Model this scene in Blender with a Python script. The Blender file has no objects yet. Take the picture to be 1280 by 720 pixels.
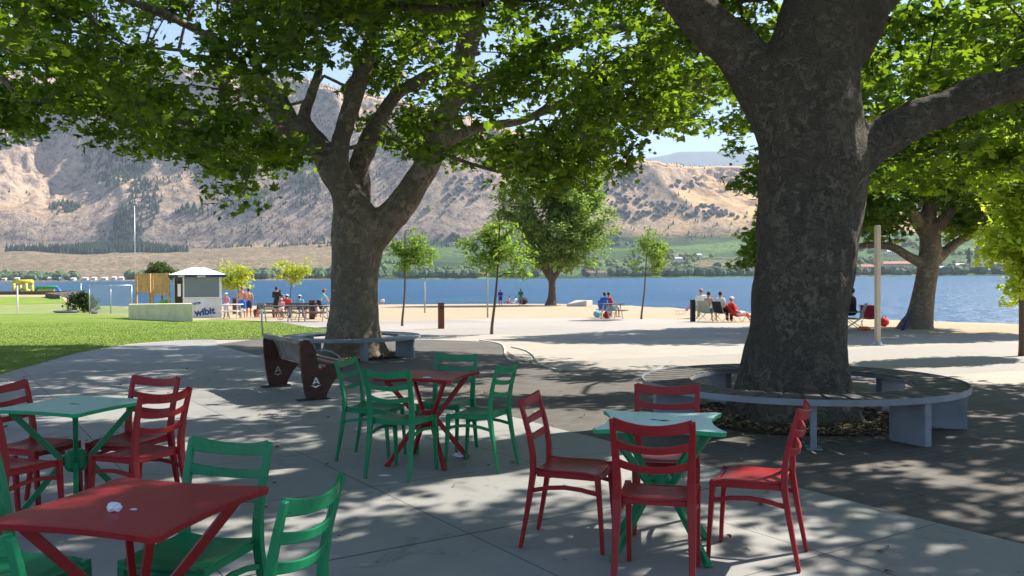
import bpy, math, random
import numpy as np
from mathutils import Vector, Matrix
R = math.radians
SC = bpy.context.scene
COL = SC.collection
random.seed(7)
RNG = np.random.default_rng(11)

# ------------------------------------------------------------ camera, light, exposure
F = 1100.0
CAMZ = 1.58
PITCH = math.atan(14 / F)
ROLL = 0.0060
_f = np.array([0, math.cos(PITCH), -math.sin(PITCH)])
_u0 = np.array([0, math.sin(PITCH), math.cos(PITCH)])
_r0 = np.array([1.0, 0, 0])
_u = _u0 * math.cos(ROLL) + _r0 * math.sin(ROLL)
_r = _r0 * math.cos(ROLL) - _u0 * math.sin(ROLL)
cd = bpy.data.cameras.new('camera')
cam = bpy.data.objects.new('camera', cd)
COL.objects.link(cam)
cam.matrix_world = Matrix(((_r[0], _u[0], -_f[0], 0), (_r[1], _u[1], -_f[1], 0), (_r[2], _u[2], -_f[2], CAMZ), (0, 0, 0, 1)))
cd.sensor_width = 36.0
cd.lens = 36.0 * F / 1280
cd.clip_end = 30000
cd.clip_start = 0.05
SC.camera = cam

SUN_EL, SUN_AZ = 44.0, 60.0
w = bpy.data.worlds.new('World')
SC.world = w
w.use_nodes = True
nt = w.node_tree
bg = nt.nodes['Background']
sky = nt.nodes.new('ShaderNodeTexSky')
sky.sky_type = 'NISHITA'
sky.sun_disc = False
sky.sun_elevation = R(SUN_EL)
sky.sun_rotation = R(SUN_AZ)
sky.altitude = 340
sky.air_density = 1.0
sky.dust_density = 0.6
sky.ozone_density = 2.5
nt.links.new(sky.outputs[0], bg.inputs[0])
bg.inputs[1].default_value = 0.086
sl = bpy.data.lights.new('sun', 'SUN')
sl.energy = 5.0
sl.angle = R(0.53)
sl.color = (1.0, 0.93, 0.82)
so = bpy.data.objects.new('sun', sl)
COL.objects.link(so)
sd = Vector((math.sin(R(SUN_AZ)) * math.cos(R(SUN_EL)), math.cos(R(SUN_AZ)) * math.cos(R(SUN_EL)), math.sin(R(SUN_EL))))
so.rotation_euler = sd.to_track_quat('Z', 'Y').to_euler()
SC.view_settings.view_transform = 'Standard'
SC.view_settings.look = 'None'
SC.view_settings.gamma = 1.0
SC.view_settings.use_curve_mapping = False
SC.view_settings.exposure = 1.28
SC.render.engine = 'CYCLES'
SC.cycles.max_bounces = 8
SC.cycles.diffuse_bounces = 4
SC.cycles.transmission_bounces = 6
SC.cycles.volume_bounces = 0
SC.cycles.transparent_max_bounces = 12
SC.cycles.sample_clamp_indirect = 6
SC.cycles.use_denoising = True

# ------------------------------------------------------------ terrain function and pixel helpers
LAKE = -1.9
_U = np.array([-2000, 70, 92, 160, 310, 480, 600, 700, 780, 860, 940, 1100, 1280, 1700, 4000.])
_S = np.array([165, 165, 116, 110, 107, 111, 111, 108, 97, 81.5, 70, 60, 54.6, 48, 40.])
def ys_of(x, y):
    u = 640 + F * np.asarray(x, float) / np.maximum(np.asarray(y, float), 4.0)
    return np.interp(u, _U, _S), u
def gz(x, y):
    y = np.asarray(y, float)
    S, u = ys_of(x, y)
    zl = np.where(y > 12, -0.018 * (y - 12), 0.0)
    k = np.clip((150 - u) / 50, 0, 1)
    zl = np.maximum(zl, np.where(k > 0, -1.2 * k - 4 * (1 - k), -99))
    s = S - y
    zs = LAKE + np.where(u < 92, 0.35, 0.075) * s
    return np.maximum(np.minimum(zl, zs), LAKE - 2.0)
def ray(px, py):
    a = (px - 640) / F; b = (360 - py) / F
    d = _f + _r * a + _u * b
    return d
def P(px, py, dist):
    d = ray(px, py); t = dist / d[1]
    return np.array([d[0] * t, dist, CAMZ + d[2] * t])
def G(px, py):
    d = ray(px, py)
    ts = np.linspace(1, 220, 4380)
    z = CAMZ + d[2] * ts
    g = gz(d[0] * ts, d[1] * ts)
    i = np.argmax(z <= g)
    if i == 0: i = len(ts) - 1
    t0, t1 = ts[i - 1], ts[i]
    a0 = z[i - 1] - g[i - 1]; a1 = z[i] - g[i]
    t = t0 + (t1 - t0) * a0 / max(a0 - a1, 1e-9)
    return np.array([d[0] * t, d[1] * t, float(gz(d[0] * t, d[1] * t))])

# ------------------------------------------------------------ noise
def _h(ix, iy, s):
    n = (ix.astype(np.int64) * 374761393 + iy.astype(np.int64) * 668265263 + s * 974634777) & 0xffffffff
    n = ((n ^ (n >> 13)) * 1274126177) & 0xffffffff
    return ((n ^ (n >> 16)) & 0xffff) / 65535.0
def vnoise(x, y, s=0):
    ix = np.floor(x); iy = np.floor(y); fx = x - ix; fy = y - iy
    fx = fx * fx * fx * (fx * (fx * 6 - 15) + 10); fy = fy * fy * fy * (fy * (fy * 6 - 15) + 10)
    a = _h(ix, iy, s); b = _h(ix + 1, iy, s); c = _h(ix, iy + 1, s); d = _h(ix + 1, iy + 1, s)
    return (a * (1 - fx) + b * fx) * (1 - fy) + (c * (1 - fx) + d * fx) * fy
def fbm(x, y, o=5, s=0):
    t = 0; a = 0.5
    for i in range(o):
        t = t + a * vnoise(x, y, s + i * 17); x = x * 2.03 + 3.1; y = y * 2.03 + 1.7; a *= 0.5
    return t
def ridged(x, y, o=5, s=0):
    t = 0; a = 0.5
    for i in range(o):
        t = t + a * (1 - np.abs(2 * vnoise(x, y, s + i * 13) - 1)); x = x * 2.07 + 5.1; y = y * 2.07 + 1.3; a *= 0.5
    return t

# ------------------------------------------------------------ materials
class NT:
    def __init__(s, m): s.t = m.node_tree; s.n = s.t.nodes; s.l = s.t.links
    def new(s, typ, **kw):
        n = s.n.new(typ)
        for k, v in kw.items():
            if k.startswith('i_'):
                k = k[2:]; k = int(k) if k.isdigit() else k.replace('_', ' ')
                if isinstance(v, bpy.types.NodeSocket): s.l.new(v, n.inputs[k])
                else: n.inputs[k].default_value = v
            else: setattr(n, k, v)
        return n
    def noise(s, vec, scale, detail=4, rough=0.55, dist=0.0):
        return s.new('ShaderNodeTexNoise', i_Vector=vec, i_Scale=scale, i_Detail=detail, i_Roughness=rough, i_Distortion=dist).outputs[0]
    def ramp(s, fac, stops):
        n = s.new('ShaderNodeValToRGB', i_0=fac); cr = n.color_ramp
        while len(cr.elements) < len(stops): cr.elements.new(0.5)
        for e, (p, c) in zip(cr.elements, stops):
            e.position = p; e.color = (*c, 1) if len(c) == 3 else c
        return n.outputs[0]
    def mix(s, fac, a, b, mode='MIX'):
        n = s.new('ShaderNodeMix', data_type='RGBA', blend_type=mode)
        for k, v in ((0, fac), (6, a), (7, b)):
            if isinstance(v, bpy.types.NodeSocket): s.l.new(v, n.inputs[k])
            elif k == 0: n.inputs[0].default_value = v
            else: n.inputs[k].default_value = (*v, 1) if len(v) == 3 else v
        return n.outputs[2]
    def math(s, op, a, b=0.0, c=0.0):
        n = s.new('ShaderNodeMath', operation=op)
        for k, v in enumerate((a, b, c)):
            if isinstance(v, bpy.types.NodeSocket): s.l.new(v, n.inputs[k])
            else: n.inputs[k].default_value = v
        return n.outputs[0]
def newmat(name):
    m = bpy.data.materials.new(name); m.use_nodes = True
    t = NT(m); b = t.n['Principled BSDF']
    return m, t, b
def setc(t, sock, v):
    if isinstance(v, bpy.types.NodeSocket): t.l.new(v, sock)
    else: sock.default_value = (*v, 1) if (hasattr(v, '__len__') and len(v) == 3) else v
def bump(t, b, h, strength=0.3, dist=0.02):
    n = t.new('ShaderNodeBump', i_Strength=strength, i_Distance=dist, i_Height=h)
    t.l.new(n.outputs[0], b.inputs['Normal'])
def coords(t, kind='Object'): return t.new('ShaderNodeTexCoord').outputs[kind]
def geo(t): return t.new('ShaderNodeNewGeometry').outputs['Position']
def simple(name, c, rough=0.5, var=0.12, scale=8, bm=0.0, metal=0.0, spec=0.5):
    m, t, b = newmat(name); v = coords(t)
    n = t.noise(v, scale, 5)
    lo = tuple(max(0, x * (1 - var)) for x in c); hi = tuple(min(1, x * (1 + var)) for x in c)
    setc(t, b.inputs['Base Color'], t.ramp(n, [(0.3, lo), (0.7, hi)]))
    rr = t.math('MULTIPLY_ADD', t.noise(v, scale * 3, 3), 0.25, rough - 0.12)
    t.l.new(rr, b.inputs['Roughness'])
    b.inputs['Metallic'].default_value = metal
    b.inputs['Specular IOR Level'].default_value = spec
    if bm: bump(t, b, t.noise(v, scale * 6, 4), bm, 0.01)
    return m
M = {}
def painted(name, c, faded):
    m, t, b = newmat(name); v = geo(t)
    n = t.noise(v, 4.0, 7, 0.7); n2 = t.noise(v, 38, 5, 0.7)
    base = t.mix(t.ramp(n, [(0.4, (0, 0, 0)), (0.75, (0.75,) * 3)]), c, faded)
    setc(t, b.inputs['Base Color'], t.mix(t.ramp(n2, [(0.58, (0, 0, 0)), (0.66, (0.7,) * 3)]), base, tuple(x * 0.6 for x in c)))
    t.l.new(t.math('MULTIPLY_ADD', n, 0.3, 0.27), b.inputs['Roughness']); b.inputs['Specular IOR Level'].default_value = 0.35
    bump(t, b, t.noise(v, 90, 3), 0.08, 0.004)
    return m
M['red'] = painted('red_plastic', (0.29, 0.010, 0.017), (0.33, 0.024, 0.028))
M['red_top'] = painted('red_tabletop', (0.36, 0.026, 0.034), (0.40, 0.05, 0.055))
M['green'] = painted('green_plastic', (0.008, 0.20, 0.082), (0.02, 0.25, 0.115))
M['green_top'] = painted('green_tabletop', (0.44, 0.70, 0.61), (0.52, 0.77, 0.68))  # green lightened for the glancing sky reflection, put into the colour
M['green_top_sheen'] = painted('green_tabletop_sheen', (0.60, 0.88, 0.82), (0.66, 0.90, 0.85))  # same green top, lighter still: sky sheen painted into its base colour
M['green_edge'] = painted('green_edge', (0.02, 0.36, 0.16), (0.05, 0.42, 0.22))
M['steel'] = simple('grey_steel', (0.20, 0.235, 0.28), 0.5, 0.22, 3, 0.08)
M['slat'] = simple('weathered_slat', (0.095, 0.088, 0.08), 0.75, 0.4, 9, 0.2)
M['rust'] = simple('rust_steel', (0.055, 0.020, 0.014), 0.7, 0.4, 9, 0.15)
M['rustred'] = simple('rust_red', (0.16, 0.045, 0.025), 0.75, 0.35, 9, 0.15)
M['black'] = simple('black_stuff', (0.012, 0.012, 0.014), 0.6, 0.3)
M['blackfab'] = simple('black_fabric', (0.02, 0.02, 0.024), 0.9, 0.3)
M['white'] = simple('white_paint', (0.78, 0.78, 0.76), 0.5, 0.05)
M['paper'] = simple('white_paper', (0.72, 0.74, 0.86), 0.8, 0.08, 30, 0.2)
M['concrete_wall'] = simple('cream_concrete', (0.72, 0.64, 0.40), 0.9, 0.14, 1.5, 0.3)
M['wood_tan'] = simple('tan_wood', (0.58, 0.36, 0.15), 0.75, 0.2, 5, 0.1)
M['galv'] = simple('galvanised', (0.5, 0.52, 0.53), 0.4, 0.1, 10, 0, 0.6)
M['lamp_paint'] = simple('beige_pole_paint', (0.52, 0.43, 0.33), 0.5, 0.08, 6)
M['skin'] = simple('skin', (0.50, 0.27, 0.18), 0.6, 0.1, 12)
M['skin_red'] = simple('tanned_skin', (0.56, 0.24, 0.15), 0.6, 0.15, 12)
M['hair'] = simple('dark_hair', (0.03, 0.018, 0.012), 0.7, 0.3, 30)
M['hair_light'] = simple('light_hair', (0.25, 0.14, 0.07), 0.7, 0.3, 30)
def cloth(n, c): M[n] = simple(n, c, 0.9, 0.12, 20, 0.15)
for n_, c_ in dict(c_blue=(0.02, 0.13, 0.55), c_navy=(0.03, 0.05, 0.16), c_navyblue=(0.012, 0.03, 0.20), c_black=(0.02, 0.022, 0.03), c_white=(0.75, 0.75, 0.76), c_red=(0.6, 0.03, 0.03),
                   c_pink=(0.62, 0.26, 0.30), c_lblue=(0.20, 0.45, 0.62), c_green=(0.03, 0.22, 0.10), c_purple=(0.09, 0.06, 0.30), c_teal=(0.03, 0.30, 0.33),
                   c_grey=(0.25, 0.26, 0.28), c_sage=(0.33, 0.37, 0.30), c_orange=(0.75, 0.16, 0.03), c_lgreen=(0.2, 0.55, 0.12), c_maroon=(0.38, 0.02, 0.05)).items(): cloth(n_, c_)

# ------------------------------------------------------------ mesh builder
class MB:
    def __init__(s): s.v = []; s.f = []; s.mi = []
    def add(s, vs, fs, mi=0):
        o = len(s.v); s.v.extend([tuple(map(float, p)) for p in vs]); s.f.extend([tuple(i + o for i in f) for f in fs]); s.mi.extend([mi] * len(fs)); return s
    def box(s, c, size, rz=0, mi=0, taper=1.0):
        hx, hy, hz = [q / 2 for q in size]; ca, sa = math.cos(rz), math.sin(rz); vs = []
        for dz in (-1, 1):
            k = taper if dz > 0 else 1
            for dx, dy in ((-1, -1), (1, -1), (1, 1), (-1, 1)):
                x, y = dx * hx * k, dy * hy * k
                vs.append((c[0] + x * ca - y * sa, c[1] + x * sa + y * ca, c[2] + dz * hz))
        return s.add(vs, [(3, 2, 1, 0), (4, 5, 6, 7), (0, 1, 5, 4), (1, 2, 6, 5), (2, 3, 7, 6), (3, 0, 4, 7)], mi)
    def tube(s, pts, rad, n=8, mi=0, flat=None, cap=True, roll=0.0):
        """sweep; rad: number or list; flat: (a,b) half sizes for a rectangular (n=4) section"""
        pts = [np.array(p, float) for p in pts]
        if not hasattr(rad, '__len__'): rad = [rad] * len(pts)
        T = []
        for i in range(len(pts)):
            a = pts[max(i - 1, 0)]; b = pts[min(i + 1, len(pts) - 1)]
            d = b - a; T.append(d / max(np.linalg.norm(d), 1e-9))
        ref = np.array([0, 0, 1.0]) if abs(T[0][2]) < 0.9 else np.array([1.0, 0, 0])
        N = np.cross(T[0], ref); N /= np.linalg.norm(N)
        vs = []
        for i, p in enumerate(pts):
            N = N - T[i] * np.dot(N, T[i]); N /= max(np.linalg.norm(N), 1e-9)
            B = np.cross(T[i], N)
            for k in range(n):
                a = 2 * math.pi * k / n + roll + (math.pi / 4 if n == 4 else 0)
                ca, sa = math.cos(a), math.sin(a)
                if flat: ca *= flat[0] * 1.414; sa *= flat[1] * 1.414
                vs.append(p + (N * ca + B * sa) * rad[i])
        fs = []
        for i in range(len(pts) - 1):
            for k in range(n):
                k2 = (k + 1) % n
                fs.append((i * n + k, i * n + k2, (i + 1) * n + k2, (i + 1) * n + k))
        if cap:
            fs.append(tuple(range(n - 1, -1, -1))); fs.append(tuple((len(pts) - 1) * n + k for k in range(n)))
        return s.add(vs, fs, mi)
    def ell(s, c, r, nu=14, nv=9, mi=0, mat=None):
        vs = [(0, 0, -1)]
        for j in range(1, nv):
            th = -math.pi / 2 + math.pi * j / nv
            for i in range(nu):
                a = 2 * math.pi * i / nu
                vs.append((math.cos(a) * math.cos(th), math.sin(a) * math.cos(th), math.sin(th)))
        vs.append((0, 0, 1)); n = len(vs)
        fs = [(0, 1 + (i + 1) % nu, 1 + i) for i in range(nu)]
        for j in range(nv - 2):
            for i in range(nu):
                a = 1 + j * nu; i2 = (i + 1) % nu
                fs.append((a + i, a + i2, a + nu + i2, a + nu + i))
        a = 1 + (nv - 2) * nu
        fs += [(a + i, a + (i + 1) % nu, n - 1) for i in range(nu)]
        if not hasattr(r, '__len__'): r = (r, r, r)
        V = [np.array(v) * np.array(r) for v in vs]
        if mat is not None: V = [mat @ v for v in V]
        return s.add([v + np.array(c) for v in V], fs, mi)
    def prism(s, poly, z0, z1, mi=0):
        n = len(poly)
        vs = [(x, y, z0) for x, y in poly] + [(x, y, z1) for x, y in poly]
        return s.add(vs, [tuple(range(n - 1, -1, -1)), tuple(range(n, 2 * n))] + [(i, (i + 1) % n, n + (i + 1) % n, n + i) for i in range(n)], mi)
    def build(s, name, mats, parent=None, smooth=False, bevel=0.0):
        me = bpy.data.meshes.new(name); me.from_pydata(s.v, [], s.f); me.update()
        if not isinstance(mats, (list, tuple)): mats = [mats]
        for m in mats: me.materials.append(m)
        if len(mats) > 1: me.polygons.foreach_set('material_index', s.mi)
        if smooth: me.polygons.foreach_set('use_smooth', [True] * len(me.polygons))
        o = bpy.data.objects.new(name, me); COL.objects.link(o)
        if parent: o.parent = parent
        if bevel:
            bm = o.modifiers.new('bevel', 'BEVEL'); bm.width = bevel; bm.segments = 2; bm.limit_method = 'ANGLE'; bm.angle_limit = R(40)
        return o
def raw_mesh(name, V, faces_flat, sizes, mat, parent=None, smooth=False):
    me = bpy.data.meshes.new(name)
    me.vertices.add(len(V)); me.vertices.foreach_set('co', V.astype(np.float32).ravel())
    me.loops.add(len(faces_flat)); me.loops.foreach_set('vertex_index', faces_flat.astype(np.int32))
    nf = len(sizes); me.polygons.add(nf)
    st = np.concatenate(([0], np.cumsum(sizes)[:-1])).astype(np.int32)
    me.polygons.foreach_set('loop_start', st)
    me.polygons.foreach_set('use_smooth', [smooth] * nf)
    me.materials.append(mat); me.update(calc_edges=True)
    o = bpy.data.objects.new(name, me); COL.objects.link(o)
    if parent: o.parent = parent
    return o
def gridmesh(name, X, Y, Z, mat, kind='structure'):
    nr, nc = X.shape
    V = np.stack([X, Y, Z], -1).reshape(-1, 3)
    i = np.arange(nr * nc).reshape(nr, nc)
    q = np.stack([i[:-1, :-1], i[:-1, 1:], i[1:, 1:], i[1:, :-1]], -1).reshape(-1)
    o = raw_mesh(name, V, q, np.full((nr - 1) * (nc - 1), 4), mat, smooth=True)
    o['kind'] = kind
    return o
def empty(name, loc, rz=0.0):
    o = bpy.data.objects.new(name, None); COL.objects.link(o); o.location = loc; o.rotation_euler = (0, 0, rz); o.empty_display_size = 0.2
    return o
def tag(o, label=None, cat=None, group=None, kind=None):
    if label: o['label'] = label
    if cat: o['category'] = cat
    if group: o['group'] = group
    if kind: o['kind'] = kind
    return o
def copy_tree(o, parent=None):
    c = o.copy(); COL.objects.link(c); c.parent = parent
    for ch in [q for q in KIDS.get(o.name, [])]: copy_tree_child(ch, c)
    return c
KIDS = {}
def copy_tree_child(ch, parent):
    c = ch.copy(); COL.objects.link(c); c.parent = parent
    for g in KIDS.get(ch.name, []): copy_tree_child(g, c)
def register(root):
    for o in COL.objects:
        if o.parent is not None: KIDS.setdefault(o.parent.name, [])
    for o in list(COL.objects):
        if o.parent is not None and o not in KIDS[o.parent.name]: KIDS[o.parent.name].append(o)
def applied(o, mods):
    """evaluate modifiers to a plain mesh"""
    bpy.context.view_layer.update()
    dg = bpy.context.evaluated_depsgraph_get()
    me = bpy.data.meshes.new_from_object(o.evaluated_get(dg))
    o.modifiers.clear(); old = o.data; o.data = me; bpy.data.meshes.remove(old)
    me.name = o.name
def remesh(o, voxel, smooth_it=6):
    m = o.modifiers.new('r', 'REMESH'); m.mode = 'VOXEL'; m.voxel_size = voxel; m.use_smooth_shade = True
    if smooth_it:
        s = o.modifiers.new('s', 'SMOOTH'); s.factor = 0.5; s.iterations = smooth_it
    applied(o, None)

def ground_poly(name, pts, dz, mat, splits=(12.0,), kind='structure', res=None):
    """flat polygon draped on the piecewise planar ground, pts in world xy"""
    import bmesh
    bm = bmesh.new()
    vs = [bm.verts.new((p[0], p[1], 0)) for p in pts]
    bm.faces.new(vs)
    bmesh.ops.triangulate(bm, faces=bm.faces[:])
    for sp in splits:
        bmesh.ops.bisect_plane(bm, geom=bm.verts[:] + bm.edges[:] + bm.faces[:], plane_co=(0, sp, 0), plane_no=(0, 1, 0))
    for v in bm.verts: v.co.z = float(gz(v.co.x, v.co.y)) + dz
    me = bpy.data.meshes.new(name); bm.to_mesh(me); bm.free(); me.materials.append(mat)
    for p in me.polygons:
        if p.normal.z < 0: p.flip()
    o = bpy.data.objects.new(name, me); COL.objects.link(o)
    if kind: o['kind'] = kind
    return o
def smoothcurve(pts, n=8):
    pts = [np.array(p[:2], float) for p in pts]; out = []
    for i in range(len(pts) - 1):
        p0 = pts[max(i - 1, 0)]; p1 = pts[i]; p2 = pts[i + 1]; p3 = pts[min(i + 2, len(pts) - 1)]
        for k in range(n):
            t = k / n
            out.append(0.5 * ((2 * p1) + (-p0 + p2) * t + (2 * p0 - 5 * p1 + 4 * p2 - p3) * t * t + (-p0 + 3 * p1 - 3 * p2 + p3) * t ** 3))
    out.append(pts[-1]); return out
# ============================================================ SETTING
# --- sand / ground sheet
m, t, b = newmat('beach_sand'); v = geo(t)
n1 = t.noise(v, 0.35, 6, 0.6); n2 = t.noise(v, 6, 4, 0.6)
setc(t, b.inputs['Base Color'], t.mix(n2, t.ramp(n1, [(0.3, (0.36, 0.27, 0.17)), (0.7, (0.46, 0.36, 0.235))]), (0.38, 0.29, 0.19)))
b.inputs['Roughness'].default_value = 0.95
bump(t, b, t.noise(v, 2.5, 6, 0.7), 0.8, 0.08)
M['sand'] = m
xs = np.arange(-260, 240.1, 1.6); yy = np.arange(-40, 176.1, 1.0)
X, Y = np.meshgrid(xs, yy)
Z = gz(X, Y)
micro = (fbm(X * 0.5, Y * 0.5, 3) - 0.45) * 0.05 * np.clip((ys_of(X, Y)[0] - 18 - Y) / -8, 0, 1)
gridmesh('ground', X, Y, Z + micro, M['sand'])

# --- lake
m, t, b = newmat('lake_water'); v = geo(t)
mp = t.new('ShaderNodeMapping', i_Vector=v); mp.inputs['Scale'].default_value = (0.35, 1.0, 1.0)
h1 = t.noise(mp.outputs[0], 0.9, 5, 0.62); h2 = t.noise(v, 0.05, 3, 0.5)
setc(t, b.inputs['Base Color'], t.ramp(t.math('ADD', t.math('MULTIPLY', h1, 0.5), t.math('MULTIPLY', h2, 0.5)), [(0.35, (0.007, 0.055, 0.125)), (0.6, (0.016, 0.098, 0.205))]))
b.inputs['Roughness'].default_value = 0.28
b.inputs['IOR'].default_value = 1.33
b.inputs['Specular IOR Level'].default_value = 0.22
bump(t, b, h1, 1.0, 0.9)
M['water'] = m
gx = np.linspace(-5200, 5200, 30); gy = np.linspace(30, 3200, 30)
X, Y = np.meshgrid(gx, gy)
gridmesh('lake_water', X, Y, np.full_like(X, LAKE), M['water'])

# --- far terrain: flats, mountains (angular grid, true distances)
HOR = 346.0
u = np.linspace(-400, 1700, 1100)
yf = np.concatenate([np.linspace(1480, 2600, 90), np.linspace(2615, 5200, 430)[0:], np.linspace(5300, 6200, 12)])
Uu, Yy = np.meshgrid(u, yf)
Xx = (Uu - 640) / F * Yy
shore = 1520 + 60 * (fbm(Xx[0] / 300, Xx[0] * 0 + 3, 3, 5) - 0.5) * 2
foot = np.interp(u, [-500, 0, 230, 420, 560, 640, 760, 900, 1050, 1300, 1800], [38, 40, 40, 42, 40, 36, 42, 48, 56, 62, 62])
skyl = np.interp(u, [-500, -100, 60, 180, 300, 420, 520, 640, 740, 830, 930, 1050, 1180, 1300, 1800], [330, 300, 252, 268, 258, 240, 215, 180, 150, 139, 134, 128, 142, 150, 160])
fd, td = 2600.0, 4900.0
zfoot = foot / F * fd; ztop = skyl / F * td + 0
flat = CAMZ + LAKE * 0 + zfoot * np.clip((Yy - shore) / (fd - shore), 0, 1) ** 1.25
ter = fbm(Xx / 190, Yy / 190, 4, 9)
flat = LAKE - 1.2 + np.clip((Yy - shore) / 25, 0, 1) * 3.2 + zfoot * np.clip((Yy - shore) / (fd - shore), 0, 1) ** 1.2 + (ter - 0.45) * 22 * np.clip((Yy - shore) / 300, 0, 1)
tt = np.clip((Yy - fd) / (td - fd), 0, 1)
wx = Xx + 260 * (fbm(Xx / 900, Yy / 900, 3, 21) - 0.5); wy = Yy + 260 * (fbm(Xx / 900 + 7, Yy / 900, 3, 22) - 0.5)
wa = wx + 0.55 * wy; wb = wy - 0.45 * wx
rd = ridged(wa / 1500, wb / 2700, 6, 31); rd2 = ridged((wx - 0.5 * wy) / 480, (wy + 0.4 * wx) / 900, 5, 41); rock = ridged(wx / 120, wy / 120, 4, 51)
craggy = np.interp(u, [-500, 380, 560, 800, 1800], [1.0, 0.95, 0.55, 0.4, 0.35])
shape = tt ** 0.85 * (3 - 2 * tt ** 0.85) / 1.0 * 0.55 + 0.45 * tt
env = np.sin(np.clip(tt * 1.15, 0, 1) * math.pi) ** 0.7 * np.clip(tt * 6, 0, 1)
mount = (ztop - zfoot) * shape + env * ((rd - 0.62) * 1150 + (rd2 - 0.5) * (150 + 90 * craggy) + (rock - 0.5) * 62 * craggy)
mount = mount + np.clip(tt * 3, 0, 1) * (ridged(wx / 60, wy / 60, 3, 61) - 0.5) * 34 * craggy
# lower the crest line to the skyline wanted
Z = flat + np.where(tt > 0, mount, 0)
maxe = np.interp(Uu, u, skyl)
e = (Z - CAMZ) / Yy * F
lim = maxe + (rd2[-60] - 0.5) * 14 + (rock[-60] - 0.5) * 5
Z = np.where(tt > 0, CAMZ + np.minimum(e, lim - (1 - np.clip(tt, 0, 1)) * 6) * Yy / F, Z)
# notch for a ravine left of centre
back = np.clip((Yy - td) / 400, 0, 1)
Z = Z * (1 - back) + np.minimum(Z, (ztop * 0.8)) * back
m, t, b = newmat('dry_mountain'); v = geo(t)
sx = t.new('ShaderNodeSeparateXYZ', i_Vector=v)
nrm = t.new('ShaderNodeSeparateXYZ', i_Vector=t.new('ShaderNodeNewGeometry').outputs['Normal']).outputs[2]
nA = t.noise(v, 0.0011, 6, 0.6); nB = t.noise(v, 0.006, 8, 0.68); nC = t.noise(v, 0.028, 8, 0.72); nD = t.noise(v, 0.09, 5, 0.7)
vs_ = t.new('ShaderNodeTexVoronoi', i_Vector=v, i_Scale=0.02, feature='DISTANCE_TO_EDGE').outputs[0]
grass = t.ramp(nB, [(0.36, (0.58, 0.34, 0.15)), (0.5, (0.68, 0.43, 0.205)), (0.62, (0.36, 0.24, 0.15)), (0.72, (0.20, 0.15, 0.11))])
rockc = t.ramp(nC, [(0.36, (0.10, 0.085, 0.08)), (0.46, (0.30, 0.225, 0.175)), (0.54, (0.47, 0.345, 0.25)), (0.66, (0.57, 0.435, 0.32))])
steep = t.ramp(t.math('ADD', nrm, t.math('MULTIPLY_ADD', nB, 0.5, -0.25)), [(0.74, (1, 1, 1)), (0.93, (0, 0, 0))])
# more rock on the left side (x < 0), golden slopes right
side = t.math('MULTIPLY_ADD', sx.outputs[0], -0.00035, -0.02)
fr = t.math('ADD', steep, t.math('MAXIMUM', side, -0.25)); fr.node.use_clamp = True
base = t.mix(fr, grass, rockc)
scrub = t.math('MULTIPLY', t.ramp(nC, [(0.52, (0, 0, 0)), (0.57, (1, 1, 1))]), t.ramp(nA, [(0.38, (0.25, 0.25, 0.25)), (0.55, (1, 1, 1))]))
trees = t.math('MULTIPLY', t.ramp(nD, [(0.53, (0, 0, 0)), (0.6, (1, 1, 1))]), scrub)
base = t.mix(t.math('MULTIPLY', trees, 0.85), base, (0.045, 0.06, 0.035))
# valley floor: sage left, orchards and vineyards right
z = sx.outputs[2]
flatm = t.ramp(t.math('MULTIPLY', t.math('ADD', z, t.math('MULTIPLY_ADD', nB, 40, -20)), 0.01), [(0.92, (1, 1, 1)), (1.0, (0, 0, 0))])
flatR = t.ramp(t.math('MULTIPLY', t.math('ADD', z, t.math('MULTIPLY_ADD', nB, 80, -40)), 0.005), [(0.56, (1, 1, 1)), (0.68, (0, 0, 0))])
sage = t.mix(t.ramp(nD, [(0.4, (0, 0, 0)), (0.62, (1, 1, 1))]), t.ramp(nB, [(0.35, (0.26, 0.19, 0.125)), (0.6, (0.40, 0.29, 0.18))]), (0.10, 0.095, 0.06))
br = t.new('ShaderNodeTexVoronoi', i_Vector=v, i_Scale=0.0065, i_Randomness=0.8, distance='MANHATTAN')
cell = t.new('ShaderNodeSeparateColor', i_0=br.outputs['Color']).outputs[0]
fields = t.ramp(cell, [(0.0, (0.10, 0.17, 0.055)), (0.25, (0.05, 0.085, 0.035)), (0.45, (0.15, 0.22, 0.08)), (0.6, (0.07, 0.12, 0.045)), (0.8, (0.24, 0.20, 0.12)), (0.9, (0.12, 0.18, 0.07))])
fields.node.color_ramp.interpolation = 'CONSTANT'
fields = t.mix(t.ramp(nD, [(0.5, (0, 0, 0)), (0.56, (0.8,) * 3)]), fields, (0.03, 0.05, 0.025))
right = t.ramp(t.math('ADD', t.math('MULTIPLY', sx.outputs[0], 0.001), t.math('MULTIPLY_ADD', nB, 0.6, 0.45)), [(0.35, (0, 0, 0)), (0.5, (1, 1, 1))])
base = t.mix(flatm, base, t.mix(right, sage, fields))
base = t.mix(t.math('MULTIPLY', flatR, right), base, fields)
setc(t, b.inputs['Base Color'], base)
b.inputs['Roughness'].default_value = 1.0; b.inputs['Specular IOR Level'].default_value = 0.1
bump(t, b, t.math('ADD', t.math('MULTIPLY', nC, 1.0), t.math('MULTIPLY', nD, 0.35)), 0.8, 14.0)
M['mountain'] = m
gridmesh('mountain_terrain', Xx, Yy, Z, M['mountain'])
_FU, _FY, _FZ = u, yf, Z
def farz(px, y):
    i = np.clip((px - u[0]) / (u[1] - u[0]), 0, len(u) - 1.001); j = np.interp(y, yf, np.arange(len(yf))); j = min(j, len(yf) - 1.001)
    i0, j0 = int(i), int(j); a, c = i - i0, j - j0
    return (Z_FAR[j0, i0] * (1 - a) + Z_FAR[j0, i0 + 1] * a) * (1 - c) + (Z_FAR[j0 + 1, i0] * (1 - a) + Z_FAR[j0 + 1, i0 + 1] * a) * c
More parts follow.
